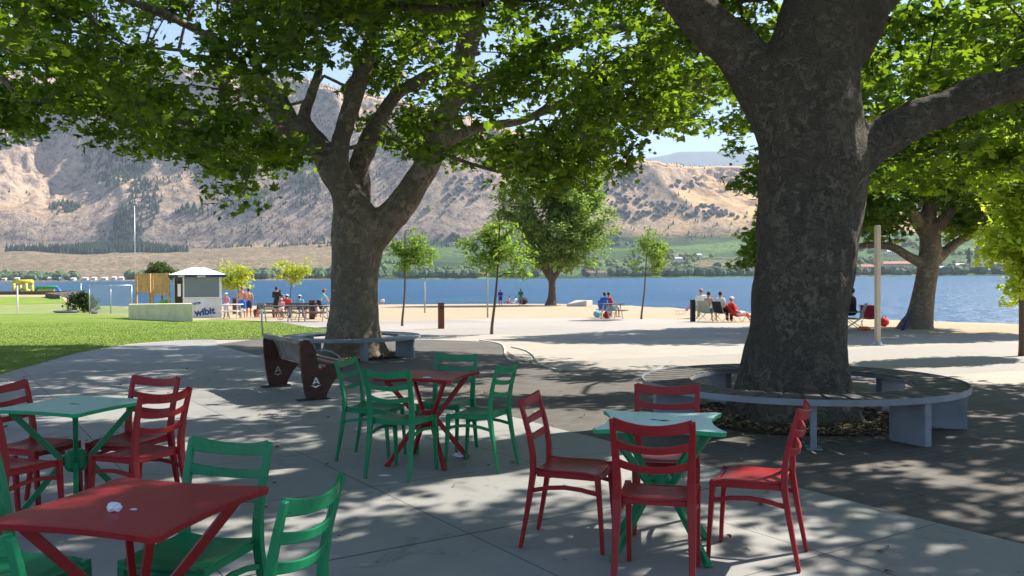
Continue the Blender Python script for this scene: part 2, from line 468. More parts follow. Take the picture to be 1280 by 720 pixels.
Z_FAR = Z
# far blue ridge behind
u2 = np.linspace(-300, 1800, 300); y2 = np.linspace(12200, 15000, 40)
U2, Y2 = np.meshgrid(u2, y2); X2 = (U2 - 640) / F * Y2
cr = np.interp(u2, [-300, 600, 760, 850, 910, 960, 1100, 1250, 1800], [120, 120, 138, 151, 153, 150, 140, 150, 140])
Z2 = 14 / 9 * cr / F * 9000 * np.clip((Y2 - 12200) / 1800, 0, 1) ** 0.6 + (ridged(X2 / 1400, Y2 / 1400, 5, 3) - 0.5) * 200
m, t, b = newmat('forested_ridge'); v = geo(t)
setc(t, b.inputs['Base Color'], t.ramp(t.noise(v, 0.004, 7, 0.7), [(0.4, (0.04, 0.06, 0.04)), (0.65, (0.10, 0.11, 0.07))])); b.inputs['Roughness'].default_value = 1
gridmesh('distant_hills', X2, Y2, Z2, m)

# --- near surfaces
def W(pts): return [G(*p)[:2] for p in pts]
# plaza pavers (light)
m, t, b = newmat('plaza_paving'); v = geo(t)
mp = t.new('ShaderNodeMapping', i_Vector=v); mp.inputs['Rotation'].default_value = (0, 0, R(33))
bk = t.new('ShaderNodeTexBrick', i_Vector=mp.outputs[0], i_Scale=1.0, i_Color1=(0.38, 0.34, 0.295, 1), i_Color2=(0.47, 0.425, 0.365, 1), i_Mortar=(0.27, 0.24, 0.21, 1))
bk.inputs['Brick Width'].default_value = 0.4; bk.inputs['Row Height'].default_value = 0.2; bk.inputs['Mortar Size'].default_value = 0.008
n1 = t.noise(v, 0.35, 6, 0.65); n2 = t.noise(v, 9, 5, 0.6)
c = t.mix(t.ramp(n1, [(0.42, (0, 0, 0)), (0.6, (0.6,) * 3)]), bk.outputs[0], (0.44, 0.385, 0.315))
# big slab fields of a cooler, darker stone
mp2 = t.new('ShaderNodeMapping', i_Vector=v); mp2.inputs['Rotation'].default_value = (0, 0, R(-24)); mp2.inputs['Location'].default_value = (2, 1, 0)
bk2 = t.new('ShaderNodeTexBrick', i_Vector=mp2.outputs[0], i_Scale=1.0, i_Color1=(0, 0, 0, 1), i_Color2=(1, 1, 1, 1), i_Mortar=(0, 0, 0, 1))
bk2.inputs['Brick Width'].default_value = 9; bk2.inputs['Row Height'].default_value = 5.5; bk2.inputs['Mortar Size'].default_value = 0.0; bk2.inputs['Bias'].default_value = 0.1
c = t.mix(t.math('MULTIPLY', bk2.outputs[0], 0.7), c, (0.25, 0.235, 0.225))
c = t.mix(t.math('MULTIPLY', n2, 0.25), c, (0.3, 0.27, 0.23))
setc(t, b.inputs['Base Color'], c); b.inputs['Roughness'].default_value = 0.85
bump(t, b, bk.outputs['Fac'], -0.25, 0.004)
M['plaza'] = m
# dark pavers round the big trees
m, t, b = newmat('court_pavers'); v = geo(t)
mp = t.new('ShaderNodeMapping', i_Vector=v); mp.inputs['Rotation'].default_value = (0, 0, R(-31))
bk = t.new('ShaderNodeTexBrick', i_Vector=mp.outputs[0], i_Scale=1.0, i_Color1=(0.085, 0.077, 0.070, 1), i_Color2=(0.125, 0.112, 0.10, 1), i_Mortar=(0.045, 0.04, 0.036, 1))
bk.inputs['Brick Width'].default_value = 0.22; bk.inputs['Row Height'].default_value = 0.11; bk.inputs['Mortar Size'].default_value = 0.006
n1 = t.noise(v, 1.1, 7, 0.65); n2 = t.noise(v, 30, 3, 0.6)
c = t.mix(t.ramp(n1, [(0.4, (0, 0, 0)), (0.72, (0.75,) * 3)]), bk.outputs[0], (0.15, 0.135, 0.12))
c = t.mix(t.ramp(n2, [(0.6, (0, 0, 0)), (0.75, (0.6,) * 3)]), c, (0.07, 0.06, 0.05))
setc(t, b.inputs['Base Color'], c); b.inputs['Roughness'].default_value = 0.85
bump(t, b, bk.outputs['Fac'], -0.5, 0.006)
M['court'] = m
# patio concrete with sawn joints
m, t, b = newmat('patio_concrete'); v = geo(t)
mp = t.new('ShaderNodeMapping', i_Vector=v, vector_type='TEXTURE'); mp.inputs['Location'].default_value = (-0.27, 5.35, 0); mp.inputs['Rotation'].default_value = (0, 0, R(33))
s3 = t.new('ShaderNodeSeparateXYZ', i_Vector=mp.outputs[0])
def joint(s_, w_, per=1.46):
    k = t.math('PINGPONG', s_, per / 2)
    return t.math('LESS_THAN', k, w_)
J = t.math('MAXIMUM', joint(s3.outputs[0], 0.0045), joint(s3.outputs[1], 0.0045))
J2 = t.math('LESS_THAN', t.math('ABSOLUTE', s3.outputs[1]), 0.0095)
J = t.math('MAXIMUM', J, J2)
n1 = t.noise(v, 0.8, 8, 0.65); n2 = t.noise(v, 14, 6, 0.6); n3 = t.noise(v, 3.5, 5, 0.7, 1.0)
c = t.ramp(n1, [(0.32, (0.27, 0.27, 0.262)), (0.68, (0.37, 0.365, 0.35))])
fl_ = t.new('ShaderNodeVectorMath', operation='FLOOR', i_0=t.new('ShaderNodeVectorMath', operation='SCALE', i_0=mp.outputs[0], i_3=1 / 1.46).outputs[0]).outputs[0]
wn_ = t.new('ShaderNodeTexWhiteNoise', i_Vector=fl_).outputs[0]
c = t.mix(t.math('MULTIPLY', wn_, 0.5), c, (0.25, 0.247, 0.235))
st_ = t.noise(v, 1.9, 7, 0.75, 1.5); c = t.mix(t.ramp(st_, [(0.56, (0, 0, 0)), (0.64, (0.55,) * 3), (0.68, (0.2,) * 3)]), c, (0.15, 0.145, 0.135))
c = t.mix(t.ramp(n3, [(0.62, (0, 0, 0)), (0.70, (0.5,) * 3)]), c, (0.17, 0.165, 0.155))
c = t.mix(t.math('MULTIPLY', n2, 0.3), c, (0.22, 0.22, 0.21))
spots = t.new('ShaderNodeTexVoronoi', i_Vector=v, i_Scale=2.6); sp = t.math('LESS_THAN', spots.outputs[0], 0.03)
c = t.mix(t.math('MULTIPLY', sp, 0.75), c, (0.06, 0.055, 0.05))
c = t.mix(t.math('MULTIPLY', J, 0.85), c, (0.045, 0.043, 0.04))
setc(t, b.inputs['Base Color'], c)
t.l.new(t.math('MULTIPLY_ADD', n1, 0.3, 0.5), b.inputs['Roughness'])
bump(t, b, t.math('SUBTRACT', t.math('MULTIPLY', n2, 0.3), J), 0.25, 0.004)
M['patio'] = m
# lawn
m, t, b = newmat('lawn_soil'); v = geo(t)
n1 = t.noise(v, 0.3, 5, 0.6); n2 = t.noise(v, 5, 6, 0.7)
mp = t.new('ShaderNodeMapping', i_Vector=v); mp.inputs['Scale'].default_value = (1, 0.3, 1)
n3 = t.noise(v, 40, 4, 0.7)
c = t.ramp(t.math('ADD', t.math('MULTIPLY', n1, 0.5), t.math('MULTIPLY', n2, 0.5)), [(0.36, (0.15, 0.235, 0.03)), (0.5, (0.215, 0.31, 0.042)), (0.64, (0.30, 0.36, 0.075))])
c = t.mix(t.ramp(n3, [(0.45, (0, 0, 0)), (0.7, (0.5,) * 3)]), c, (0.09, 0.15, 0.025))
setc(t, b.inputs['Base Color'], c); b.inputs['Roughness'].default_value = 0.9; b.inputs['Specular IOR Level'].default_value = 0.2
bump(t, b, t.math('ADD', n3, n2), 0.9, 0.05)
M['lawn'] = m
m, t, b = newmat('rough_grass'); v = geo(t)
setc(t, b.inputs['Base Color'], t.ramp(t.noise(v, 0.6, 7, 0.7), [(0.35, (0.15, 0.22, 0.045)), (0.55, (0.22, 0.26, 0.07)), (0.7, (0.30, 0.27, 0.12))])); b.inputs['Roughness'].default_value = 0.95
M['rough'] = m

patio_edge = [(-2.9, -6), (-8.5, 2.5)] + []
court_line = W([(268, 431), (300, 439.5), (330, 447.5), (430, 477), (520, 499), (600, 515), (640, 522.5), (700, 538), (765, 554), (869, 581), (1000, 612.5), (1068, 630), (1190, 661), (1280, 683)])
court_line = smoothcurve(court_line, 5)
lawn_line = smoothcurve(W([(-330, 640), (-150, 530), (0, 470), (50, 455.5), (100, 442), (160, 431.5), (230, 426), (268, 425)]), 5)
# plaza sheet
sandline = W([(-60, 399), (240, 400), (300, 400.5), (420, 401.5), (520, 401), (640, 398), (760, 397.5), (850, 399.5), (900, 403), (960, 407), (1060, 413), (1150, 417.5), (1280, 418), (1500, 420)])
plaza = [(-40, -30), (60, -30), (60, sandline[-1][1])] + [tuple(p) for p in sandline[::-1]] + [(-60, sandline[0][1]), (-60, -30)]
ground_poly('plaza_pavement', plaza, 0.004, M['plaza'])
courtpoly = [tuple(p) for p in court_line] + [(9, -4), (30, -4)] + W([(1500, 500), (1280, 482), (1100, 476), (900, 466), (800, 463), (715, 464), (690, 462), (660, 453), (645, 447), (632, 438), (628, 431), (600, 427), (540, 425), (480, 424), (420, 423), (330, 423)])
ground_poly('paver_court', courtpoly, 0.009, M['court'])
patio = [tuple(p) for p in lawn_line] + [tuple(p) for p in court_line[1:]] + [(4.2, 3.0), (9, -4), (9, -20), (-25, -20)]
ground_poly('concrete_patio', patio, 0.014, M['patio'])
# lawn
lawn_edge2 = W([(320, 424.5), (370, 421.5), (405, 418), (418, 415.5), (410, 412.5), (384, 409), (350, 403.5), (300, 400.5), (240, 400.5)])
lawnpts = [tuple(p) for p in lawn_line] + [tuple(p) for p in smoothcurve(lawn_edge2, 4)] + W([(160, 396), (110, 393.2), (0, 393.4), (-300, 395)]) + [(-60, 30)]
ground_poly('lawn', lawnpts, 0.02, M['lawn'])
ground_poly('rough_grass_strip', W([(-400, 395), (0, 393.0), (112, 392.6), (160, 395), (168, 388), (150, 384), (95, 380.5), (0, 382), (-400, 384)]), 0.012, M['rough'], splits=(12.0, 78.66))
ground_poly('sports_field', W([(-500, 384.5), (0, 381.5), (84, 380), (78, 371.5), (0, 370.8), (-500, 373)]), 0.016, M['lawn'], splits=(12.0, 78.66))
# grass blades along the lawn: real tufts
def tufts(name, pts, seed, h=0.05, wd=0.008):
    rg = np.random.default_rng(seed); n = len(pts); k = 1
    base = np.array(pts)
    a = rg.uniform(0, 2 * np.pi, n); hh = h * rg.uniform(0.5, 1.3, n); lean = rg.normal(0, 0.4, (n, 2)) * hh[:, None]
    dx = np.stack([np.cos(a) * wd, np.sin(a) * wd, 0 * a], 1)
    tip = base + np.stack([lean[:, 0], lean[:, 1], hh], 1)
    V = np.stack([base - dx, base + dx, tip], 1).reshape(-1, 3)
    return raw_mesh(name, V, np.arange(len(V)), np.full(n, 3), M['blade'])
m, t, b = newmat('grass_blade'); v = geo(t)
setc(t, b.inputs['Base Color'], t.ramp(t.noise(v, 0.8, 5, 0.7), [(0.35, (0.18, 0.29, 0.035)), (0.65, (0.29, 0.38, 0.07))])); b.inputs['Roughness'].default_value = 0.7
M['blade'] = m
rg = np.random.default_rng(5)
from mathutils.geometry import tessellate_polygon
import mathutils
def in_poly(px_, py_, poly):
    poly = np.array(poly); x0, y0 = poly[:, 0], poly[:, 1]; x1, y1 = np.roll(x0, -1), np.roll(y0, -1)
    c = np.zeros(len(px_), bool)
    for a0, b0, a1, b1 in zip(x0, y0, x1, y1):
        if b0 == b1: continue
        hit = ((b0 > py_) != (b1 > py_)) & (px_ < (a1 - a0) * (py_ - b0) / (b1 - b0) + a0)
        c ^= hit
    return c
N = 150000
yy_ = 9 + 34 * rg.random(N) ** 1.6; uu_ = rg.uniform(-60, 430, N); xx_ = (uu_ - 640) / F * yy_
k = in_poly(xx_, yy_, lawnpts)
xx_, yy_ = xx_[k], yy_[k]
tag(tufts('lawn_grass', np.stack([xx_, yy_, gz(xx_, yy_) + 0.018], 1), 3, 0.026, 0.010), 'short bright green grass of the lawn beyond the patio', 'grass', kind='stuff')
# light kerb bands winding along the court edge
def strip(name, pts, w_, h_, mat, dz=0.0, kind='structure'):
    pts = smoothcurve(pts, 6); mb = MB(); L = len(pts)
    vs = []
    for i, p in enumerate(pts):
        a = pts[max(i - 1, 0)]; c = pts[min(i + 1, L - 1)]; d = c - a; d /= np.linalg.norm(d); n_ = np.array([-d[1], d[0]])
        for s_, zz in ((-1, 0), (-1, 1), (1, 1), (1, 0)):
            q = p + n_ * s_ * w_ / 2; vs.append((q[0], q[1], float(gz(q[0], q[1])) + dz + (h_ if zz else -0.02)))
    fs = []
    for i in range(L - 1):
        for k_ in range(3): fs.append((i * 4 + k_, i * 4 + k_ + 1, i * 4 + 5 + k_, i * 4 + 4 + k_))
    fs += [(0, 1, 2, 3), tuple((L - 1) * 4 + q for q in (3, 2, 1, 0))]
    mb.add(vs, fs); o = mb.build(name, mat)
    if kind: o['kind'] = kind
    return o
M['kerb'] = simple('pale_kerb', (0.5, 0.46, 0.4), 0.85, 0.12, 4, 0.2)
strip('kerb', W([(600, 426), (624, 430), (631, 436), (632, 444), (638, 451), (655, 456)]), 0.06, 0.03, M['kerb'])
strip('kerb', W([(640, 434.5), (658, 439), (668, 446), (672, 453), (682, 459), (700, 464.5)]), 0.06, 0.03, M['kerb'])
strip('lawn_kerb', [p for p in lawn_line[6:]] , 0.07, 0.02, M['kerb'])
# mulch round the trees
m, t, b = newmat('bark_mulch'); v = geo(t)
setc(t, b.inputs['Base Color'], t.ramp(t.noise(v, 22, 6, 0.75), [(0.35, (0.04, 0.028, 0.02)), (0.55, (0.09, 0.065, 0.045)), (0.70, (0.24, 0.17, 0.11))])); b.inputs['Roughness'].default_value = 1
bump(t, b, t.noise(v, 30, 5, 0.7), 1.0, 0.05); M['mulch'] = m
def disc(name, c, r, dz, mat, n=36, jit=0.0):
    pts = [(c[0] + r * (1 + jit * math.sin(5.3 * i)) * math.cos(2 * math.pi * i / n), c[1] + r * (1 + jit * math.sin(5.3 * i)) * math.sin(2 * math.pi * i / n)) for i in range(n)]
    return ground_poly(name, pts, dz, mat)
TR = (3.12, 9.75); TL = (-3.42, 19.0)
disc('mulch_bed', TR, 1.22, 0.022, M['mulch'], jit=0.02)
disc('mulch_bed', TL, 1.2, 0.018, M['mulch'], jit=0.02)

# chips of bark and fallen leaves: uncountable litter
def litter(name, pts, size, mat, label, seed):
    rg = np.random.default_rng(seed); n = len(pts); tm = np.array([(-0.5, -0.2, 0), (0.1, -0.35, 0.12), (0.5, 0.0, 0.05), (0.15, 0.3, 0.0), (-0.35, 0.25, 0.14)])
    a = rg.uniform(0, 6.28, n); ca, sa = np.cos(a), np.sin(a); s = size * rg.uniform(0.4, 1.4, n)
    tl = rg.normal(0, 0.35, (n, 2))
    X_ = (tm[None, :, 0] * ca[:, None] - tm[None, :, 1] * sa[:, None]) * s[:, None]; Y_ = (tm[None, :, 0] * sa[:, None] + tm[None, :, 1] * ca[:, None]) * s[:, None]
    Z_ = tm[None, :, 2] * s[:, None] + np.abs(X_ * tl[:, :1] + Y_ * tl[:, 1:]) + 0.002
    V = np.stack([X_, Y_, Z_], -1) + np.array(pts)[:, None, :]
    o = raw_mesh(name, V.reshape(-1, 3), np.arange(n * 5), np.full(n, 5), mat); tag(o, label, 'litter', kind='stuff'); return o
m, t, b = newmat('litter'); v = geo(t)
setc(t, b.inputs['Base Color'], t.ramp(t.new('ShaderNodeTexWhiteNoise', i_Vector=t.new('ShaderNodeVectorMath', operation='SNAP', i_0=v, i_1=(0.06, 0.06, 0.06)).outputs[0]).outputs[0], [(0.0, (0.05, 0.03, 0.02)), (0.55, (0.14, 0.095, 0.055)), (1.0, (0.38, 0.28, 0.17))])); b.inputs['Roughness'].default_value = 0.9
M['litter'] = m
rg = np.random.default_rng(90)
def ringpts(c, r0, r1, n, dz):
    a = rg.uniform(0, 6.28, n); r_ = np.sqrt(rg.uniform(r0 ** 2, r1 ** 2, n)); x = c[0] + r_ * np.cos(a); y = c[1] + r_ * np.sin(a); return np.stack([x, y, gz(x, y) + dz], 1)
litter('bark_chips', np.concatenate([ringpts(TR, 0.6, 1.2, 2000, 0.024), ringpts(TR, 1.15, 1.6, 350, 0.011)]), 0.055, M['litter'], 'tan bark chips and dry leaves under the large ring bench', 91)
litter('bark_chips', ringpts(TL, 0.55, 1.2, 2600, 0.02), 0.06, M['litter'], 'tan bark chips under the smaller ring bench', 92)
x = rg.uniform(-9, 7, 420); y = rg.uniform(3.2, 17, 420); litter('fallen_leaves', np.stack([x, y, gz(x, y) + 0.0155], 1), 0.045, M['litter'], 'sparse dry leaf bits scattered over the patio paving', 93)
# ============================================================ TREES
def barkmat(name, cols, scale=1.0, bs=0.9):
    m, t, b = newmat(name); v = geo(t)
    mp = t.new('ShaderNodeMapping', i_Vector=v); mp.inputs['Scale'].default_value = (1, 1, 0.45)
    wv = t.new('ShaderNodeVectorMath', operation='ADD', i_0=mp.outputs[0], i_1=t.new('ShaderNodeTexNoise', i_Vector=v, i_Scale=5 * scale, i_Detail=3).outputs[1]).outputs[0]
    vo = t.new('ShaderNodeTexVoronoi', i_Vector=wv, i_Scale=7 * scale)
    pc = t.new('ShaderNodeSeparateColor', i_0=vo.outputs['Color']).outputs[0]
    n = t.noise(v, 2.2 * scale, 7, 0.7); n2 = t.noise(mp.outputs[0], 26 * scale, 6, 0.75)
    c = t.ramp(pc, [(0.0, cols[0]), (0.4, cols[1]), (0.65, cols[2]), (0.9, cols[3])])
    c = t.mix(t.ramp(n, [(0.35, (0, 0, 0)), (0.65, (0.8,) * 3)]), c, cols[1])
    c = t.mix(t.ramp(n2, [(0.55, (0, 0, 0)), (0.68, (0.8,) * 3)]), c, tuple(x * 0.35 for x in cols[0]))
    setc(t, b.inputs['Base Color'], c); b.inputs['Roughness'].default_value = 0.9; b.inputs['Specular IOR Level'].default_value = 0.2
    ve = t.new('ShaderNodeTexVoronoi', i_Vector=wv, i_Scale=7 * scale, feature='DISTANCE_TO_EDGE').outputs[0]
    h = t.math('ADD', t.math('MULTIPLY', t.math('MINIMUM', ve, 0.12), 4.0), t.math('MULTIPLY', n2, 1.2))
    bump(t, b, h, bs, 0.03)
    return m
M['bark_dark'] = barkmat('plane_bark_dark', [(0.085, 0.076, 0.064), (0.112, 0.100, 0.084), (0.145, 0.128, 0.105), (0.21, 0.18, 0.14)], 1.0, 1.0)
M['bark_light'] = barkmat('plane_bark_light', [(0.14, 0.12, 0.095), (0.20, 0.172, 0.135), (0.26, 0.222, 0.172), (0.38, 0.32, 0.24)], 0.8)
M['bark_small'] = simple('young_bark', (0.13, 0.09, 0.065), 0.9, 0.3, 20, 0.3)
def leafmat(name, c1, c2, trans, tf=0.5):
    m = bpy.data.materials.new(name); m.use_nodes = True; t = NT(m)
    t.n.clear(); out = t.new('ShaderNodeOutputMaterial'); v = geo(t)
    n = t.noise(v, 0.55, 5, 0.7); n2 = t.new('ShaderNodeTexWhiteNoise', i_Vector=t.new('ShaderNodeVectorMath', operation='SNAP', i_0=v, i_1=(0.17, 0.17, 0.17)).outputs[0]).outputs[0]
    f = t.math('ADD', t.math('MULTIPLY', n, 0.6), t.math('MULTIPLY', n2, 0.4))
    col = t.ramp(f, [(0.3, c1), (0.7, c2)])
    tc = t.mix(1.0, col, trans, 'MULTIPLY')
    d = t.new('ShaderNodeBsdfDiffuse', i_Color=col); tr = t.new('ShaderNodeBsdfTranslucent', i_Color=tc)
    gl = t.new('ShaderNodeBsdfGlossy', i_Roughness=0.42); gl.inputs[0].default_value = (0.6, 0.65, 0.6, 1)
    mx = t.new('ShaderNodeMixShader', i_0=tf); t.l.new(d.outputs[0], mx.inputs[1]); t.l.new(tr.outputs[0], mx.inputs[2])
    mx2 = t.new('ShaderNodeMixShader', i_0=0.035); t.l.new(mx.outputs[0], mx2.inputs[1]); t.l.new(gl.outputs[0], mx2.inputs[2])
    t.l.new(mx2.outputs[0], out.inputs[0])
    return m
M['leaf_plane'] = leafmat('plane_leaf', (0.024, 0.052, 0.011), (0.082, 0.130, 0.020), (4.4, 4.1, 1.1), 0.54)
M['leaf_plane_far'] = leafmat('plane_leaf_far', (0.03, 0.07, 0.012), (0.09, 0.155, 0.025), (3.2, 2.9, 1.1), 0.5)
M['leaf_olive'] = leafmat('olive_leaf', (0.08, 0.135, 0.035), (0.20, 0.27, 0.07), (2.2, 2.3, 1.2), 0.5)
M['leaf_young'] = leafmat('young_leaf', (0.10, 0.18, 0.035), (0.21, 0.30, 0.065), (1.9, 1.9, 1.0), 0.5)
M['leaf_yellow'] = leafmat('yellow_leaf', (0.24, 0.32, 0.035), (0.42, 0.43, 0.06), (1.7, 1.7, 0.9), 0.5)
M['leaf_lime'] = leafmat('lime_leaf', (0.36, 0.48, 0.05), (0.60, 0.66, 0.10), (1.4, 1.4, 0.9), 0.5)
M['leaf_dark'] = leafmat('dark_leaf', (0.03, 0.055, 0.02), (0.075, 0.12, 0.035), (1.8, 2.0, 1.1), 0.35)

def star_leaf():
    # five pointed palmate blade with a fold, about 1 wide
    pts = [(0, -0.42, 0), (0.22, -0.30, 0), (0.50, -0.22, -0.05), (0.30, 0.0, 0.0), (0.46, 0.28, -0.07), (0.16, 0.20, 0), (0, 0.58, -0.08), (-0.16, 0.20, 0), (-0.46, 0.28, -0.07), (-0.30, 0.0, 0), (-0.50, -0.22, -0.05), (-0.22, -0.30, 0)]
    return np.array(pts, float)
def simple_leaf():
    return np.array([(0, -0.5, 0), (0.26, -0.05, 0.03), (0, 0.5, -0.06), (-0.26, -0.05, 0.03)], float)
def sprig_leaf():
    # compound frond: a leaflet pair outline, jagged
    return np.array([(0, -0.5, 0), (0.20, -0.32, 0), (0.07, -0.2, 0), (0.24, 0.02, -0.03), (0.07, 0.08, 0), (0.14, 0.3, -0.05), (0, 0.5, -0.08), (-0.14, 0.3, -0.05), (-0.07, 0.08, 0), (-0.24, 0.02, -0.03), (-0.07, -0.2, 0), (-0.20, -0.32, 0)], float)
def leaves(name, C, size, tmpl, mat, parent, rg, tilt=0.7, jit=0.5):
    n = len(C); k = len(tmpl)
    az = rg.uniform(0, 2 * np.pi, n); ti = np.abs(rg.normal(0, tilt, n)); ta = rg.uniform(0, 2 * np.pi, n)
    nz = np.stack([np.sin(ti) * np.cos(ta), np.sin(ti) * np.sin(ta), np.cos(ti)], 1)
    a = np.stack([np.cos(az), np.sin(az), np.zeros(n)], 1)
    a = a - nz * (a * nz).sum(1, keepdims=True); a /= np.linalg.norm(a, axis=1, keepdims=True) + 1e-9
    b_ = np.cross(nz, a); s = size * (1 + rg.uniform(-jit, jit, n))
    V = C[:, None, :] + s[:, None, None] * (tmpl[None, :, 0:1] * a[:, None, :] + tmpl[None, :, 1:2] * b_[:, None, :] + tmpl[None, :, 2:3] * nz[:, None, :])
    V = V.reshape(-1, 3)
    return raw_mesh(name, V, np.arange(n * k), np.full(n, k), mat, parent)

def grow(name, label, cat, base, limbs, clusters, leaf_n, leaf_size, leaf_r, tmpl, lm, bm_, seed, voxel=0.04, twig_r=0.012, group=None, flat_=0.6, exp=0.47, nsides=5, tilt=0.7, lumps=0.0, minr=0.0):
    """limbs: list of polylines [(x,y,z,r)...] in world coordinates; clusters: (n,3) world centres"""
    rg = np.random.default_rng(seed)
    base = np.array(base, float)
    root = tag(empty(name, base), label, cat, group)
    mb = MB()
    nodes = []; nr = []
    for L in limbs:
        L = np.array(L, float)
        # resample smoothly
        t_ = np.arange(len(L)); tt_ = np.linspace(0, len(L) - 1, (len(L) - 1) * 5 + 1)
        pts = []
        for q in tt_:
            i = min(int(q), len(L) - 2); f = q - i
            p0 = L[max(i - 1, 0)]; p1 = L[i]; p2 = L[i + 1]; p3 = L[min(i + 2, len(L) - 1)]
            pts.append(0.5 * ((2 * p1) + (-p0 + p2) * f + (2 * p0 - 5 * p1 + 4 * p2 - p3) * f * f + (-p0 + 3 * p1 - 3 * p2 + p3) * f ** 3))
        pts = np.array(pts)
        mb.tube(pts[:, :3] - base, list(np.maximum(pts[:, 3], 0.01)), n=14)
        nodes.extend(pts[2:, :3].tolist()); nr.extend(pts[2:, 3].tolist())
    tr = mb.build('trunk', bm_, root, smooth=True)
    if voxel:
        remesh(tr, voxel, 5)
        if lumps:
            me = tr.data; n_ = len(me.vertices); co = np.empty(n_ * 3); me.vertices.foreach_get('co', co); co = co.reshape(-1, 3)
            no = np.empty(n_ * 3); me.vertex_normals.foreach_get('vector', no); no = no.reshape(-1, 3)
            ang = np.arctan2(co[:, 1], co[:, 0])
            d = (fbm(co[:, 0] * 2.2 + co[:, 2] * 0.7, co[:, 1] * 2.2 + co[:, 2] * 1.3, 4, 3) - 0.47) * lumps + (fbm(co[:, 0] * 9 + co[:, 2] * 2, co[:, 1] * 9 - co[:, 2] * 3, 3, 8) - 0.45) * lumps * 0.18
            fl = np.clip(1 - co[:, 2] / 0.7, 0, 1); d += fl * 0.09 * np.sin(ang * 5 + 1.3 * np.sin(ang * 2))
            co += no * d[:, None]; me.vertices.foreach_set('co', co.ravel()); me.update()
        tr.data.polygons.foreach_set('use_smooth', [True] * len(tr.data.polygons))
    # branches reach for the clusters
    cl = np.array(clusters, float)
    NP = np.array(nodes); order = None
    dist0 = np.array([np.min(np.linalg.norm(NP - c, axis=1)) for c in cl]); order = np.argsort(dist0)
    pos = NP.tolist(); par = [-1] * len(pos); isl = [True] * len(pos)
    A = np.zeros((len(pos) + len(cl) * 4 + 10, 3)); A[:len(pos)] = NP; cnt = len(pos)
    par = np.full(len(A), -1)
    for ci in order:
        c = cl[ci]
        v_ = A[:cnt] - c; d = np.linalg.norm(v_, axis=1) + np.where(v_[:, 2] > 0.0, v_[:, 2] * 0.8, 0)
        j = int(np.argmin(d)); p = A[j]
        dd = np.linalg.norm(c - p); ns = 3 if dd > 1.2 else (2 if dd > 0.5 else 1)
        prev = j
        for s_ in range(1, ns + 1):
            f = s_ / ns; q = p * (1 - f) + c * f
            if s_ < ns: q = q + rg.normal(0, 0.07 * dd, 3) + np.array([0, 0, 0.10 * dd * math.sin(math.pi * f)])
            A[cnt] = q; par[cnt] = prev; prev = cnt; cnt += 1
    load = np.zeros(cnt); load[len(NP):] = 0
    ch = np.zeros(cnt)
    for i in range(cnt - 1, len(NP) - 1, -1):
        if ch[i] == 0: load[i] = 1
        if par[i] >= len(NP): load[par[i]] += load[i]
        ch[par[i]] += 1
    mb = MB()
    for i in range(len(NP), cnt):
        j = par[i]; r1 = twig_r * load[i] ** exp
        rj = twig_r * (load[j] ** exp) if j >= len(NP) else min(r1 * 1.35, nr[j] * 0.8)
        mb.tube([A[j] - base, A[i] - base], [max(min(rj, r1 * 1.5), minr), max(r1, minr)], n=nsides, cap=False)
    mb.build('branches', bm_, root, smooth=True)
    # leaves
    n = len(cl) * leaf_n
    ci = np.repeat(np.arange(len(cl)), leaf_n)
    dirs = rg.normal(0, 1, (n, 3)); dirs /= np.linalg.norm(dirs, axis=1, keepdims=True); rr = rg.random(n) ** 0.45
    sc_ = (leaf_r * rg.uniform(0.7, 1.35, len(cl)))[ci]
    off = dirs * (rr * sc_)[:, None]; off[:, 2] *= flat_
    off[:, 2] -= 0.18 * (off[:, 0] ** 2 + off[:, 1] ** 2) / np.maximum(sc_, 0.01)
    C = cl[ci] + off - base
    o = leaves('crown', C, leaf_size, tmpl, lm, root, rg, tilt)
    return root

def PL(d, *pts):
    """limb through picture points at stated depths: (px, py, r[, depth])"""
    out = []
    for q in pts:
        dd = q[3] if len(q) > 3 else d
        out.append((*P(q[0], q[1], dd), q[2]))
    return out

# ---------- big plane tree on the right
d = TR[1]
gb = (TR[0], TR[1], 0.0)
k = d / F
limbs = [
    [(3.12, 9.75, -0.25, 0.74), (3.12, 9.75, 0.02, 0.67), (3.13, 9.75, 0.25, 0.60), (3.15, 9.75, 0.7, 0.56)] + PL(d, (999, 400, 0.525), (1006, 330, 0.545), (1012, 260, 0.575), (1014, 190, 0.60), (1010, 110, 0.56), (1024, 40, 0.50), (1036, -40, 0.42), (1040, -160, 0.34), (1020, -320, 0.25), (1040, -480, 0.15)),
    PL(d, (1000, 210, 0.34), (965, 130, 0.34), (925, 70, 0.27), (880, 25, 0.25), (835, -25, 0.23), (780, -90, 0.2, 10.2), (700, -170, 0.15, 11), (600, -230, 0.10, 12)),
    PL(d, (1040, 215, 0.32), (1085, 184, 0.25), (1130, 157, 0.215), (1195, 128, 0.20), (1280, 100, 0.185, 9.6), (1370, 55, 0.18, 9.6), (1470, 20, 0.14, 9.9), (1600, -30, 0.09, 10.4)),
    PL(d, (1050, 60, 0.34), (1085, 5, 0.27), (1115, -40, 0.25), (1160, -120, 0.2, 10.2), (1240, -230, 0.14, 11)),
    PL(d, (1015, -120, 0.26), (960, -220, 0.2, 9.2), (860, -330, 0.14, 8.4), (700, -420, 0.09, 7)),
    PL(d, (1045, -60, 0.28, 10), (1060, -120, 0.22, 11.2), (1060, -170, 0.16, 13), (1030, -160, 0.10, 15)),
    PL(d, (1020, -200, 0.24), (1120, -330, 0.16, 8.2), (1300, -500, 0.10, 6.5)),
]
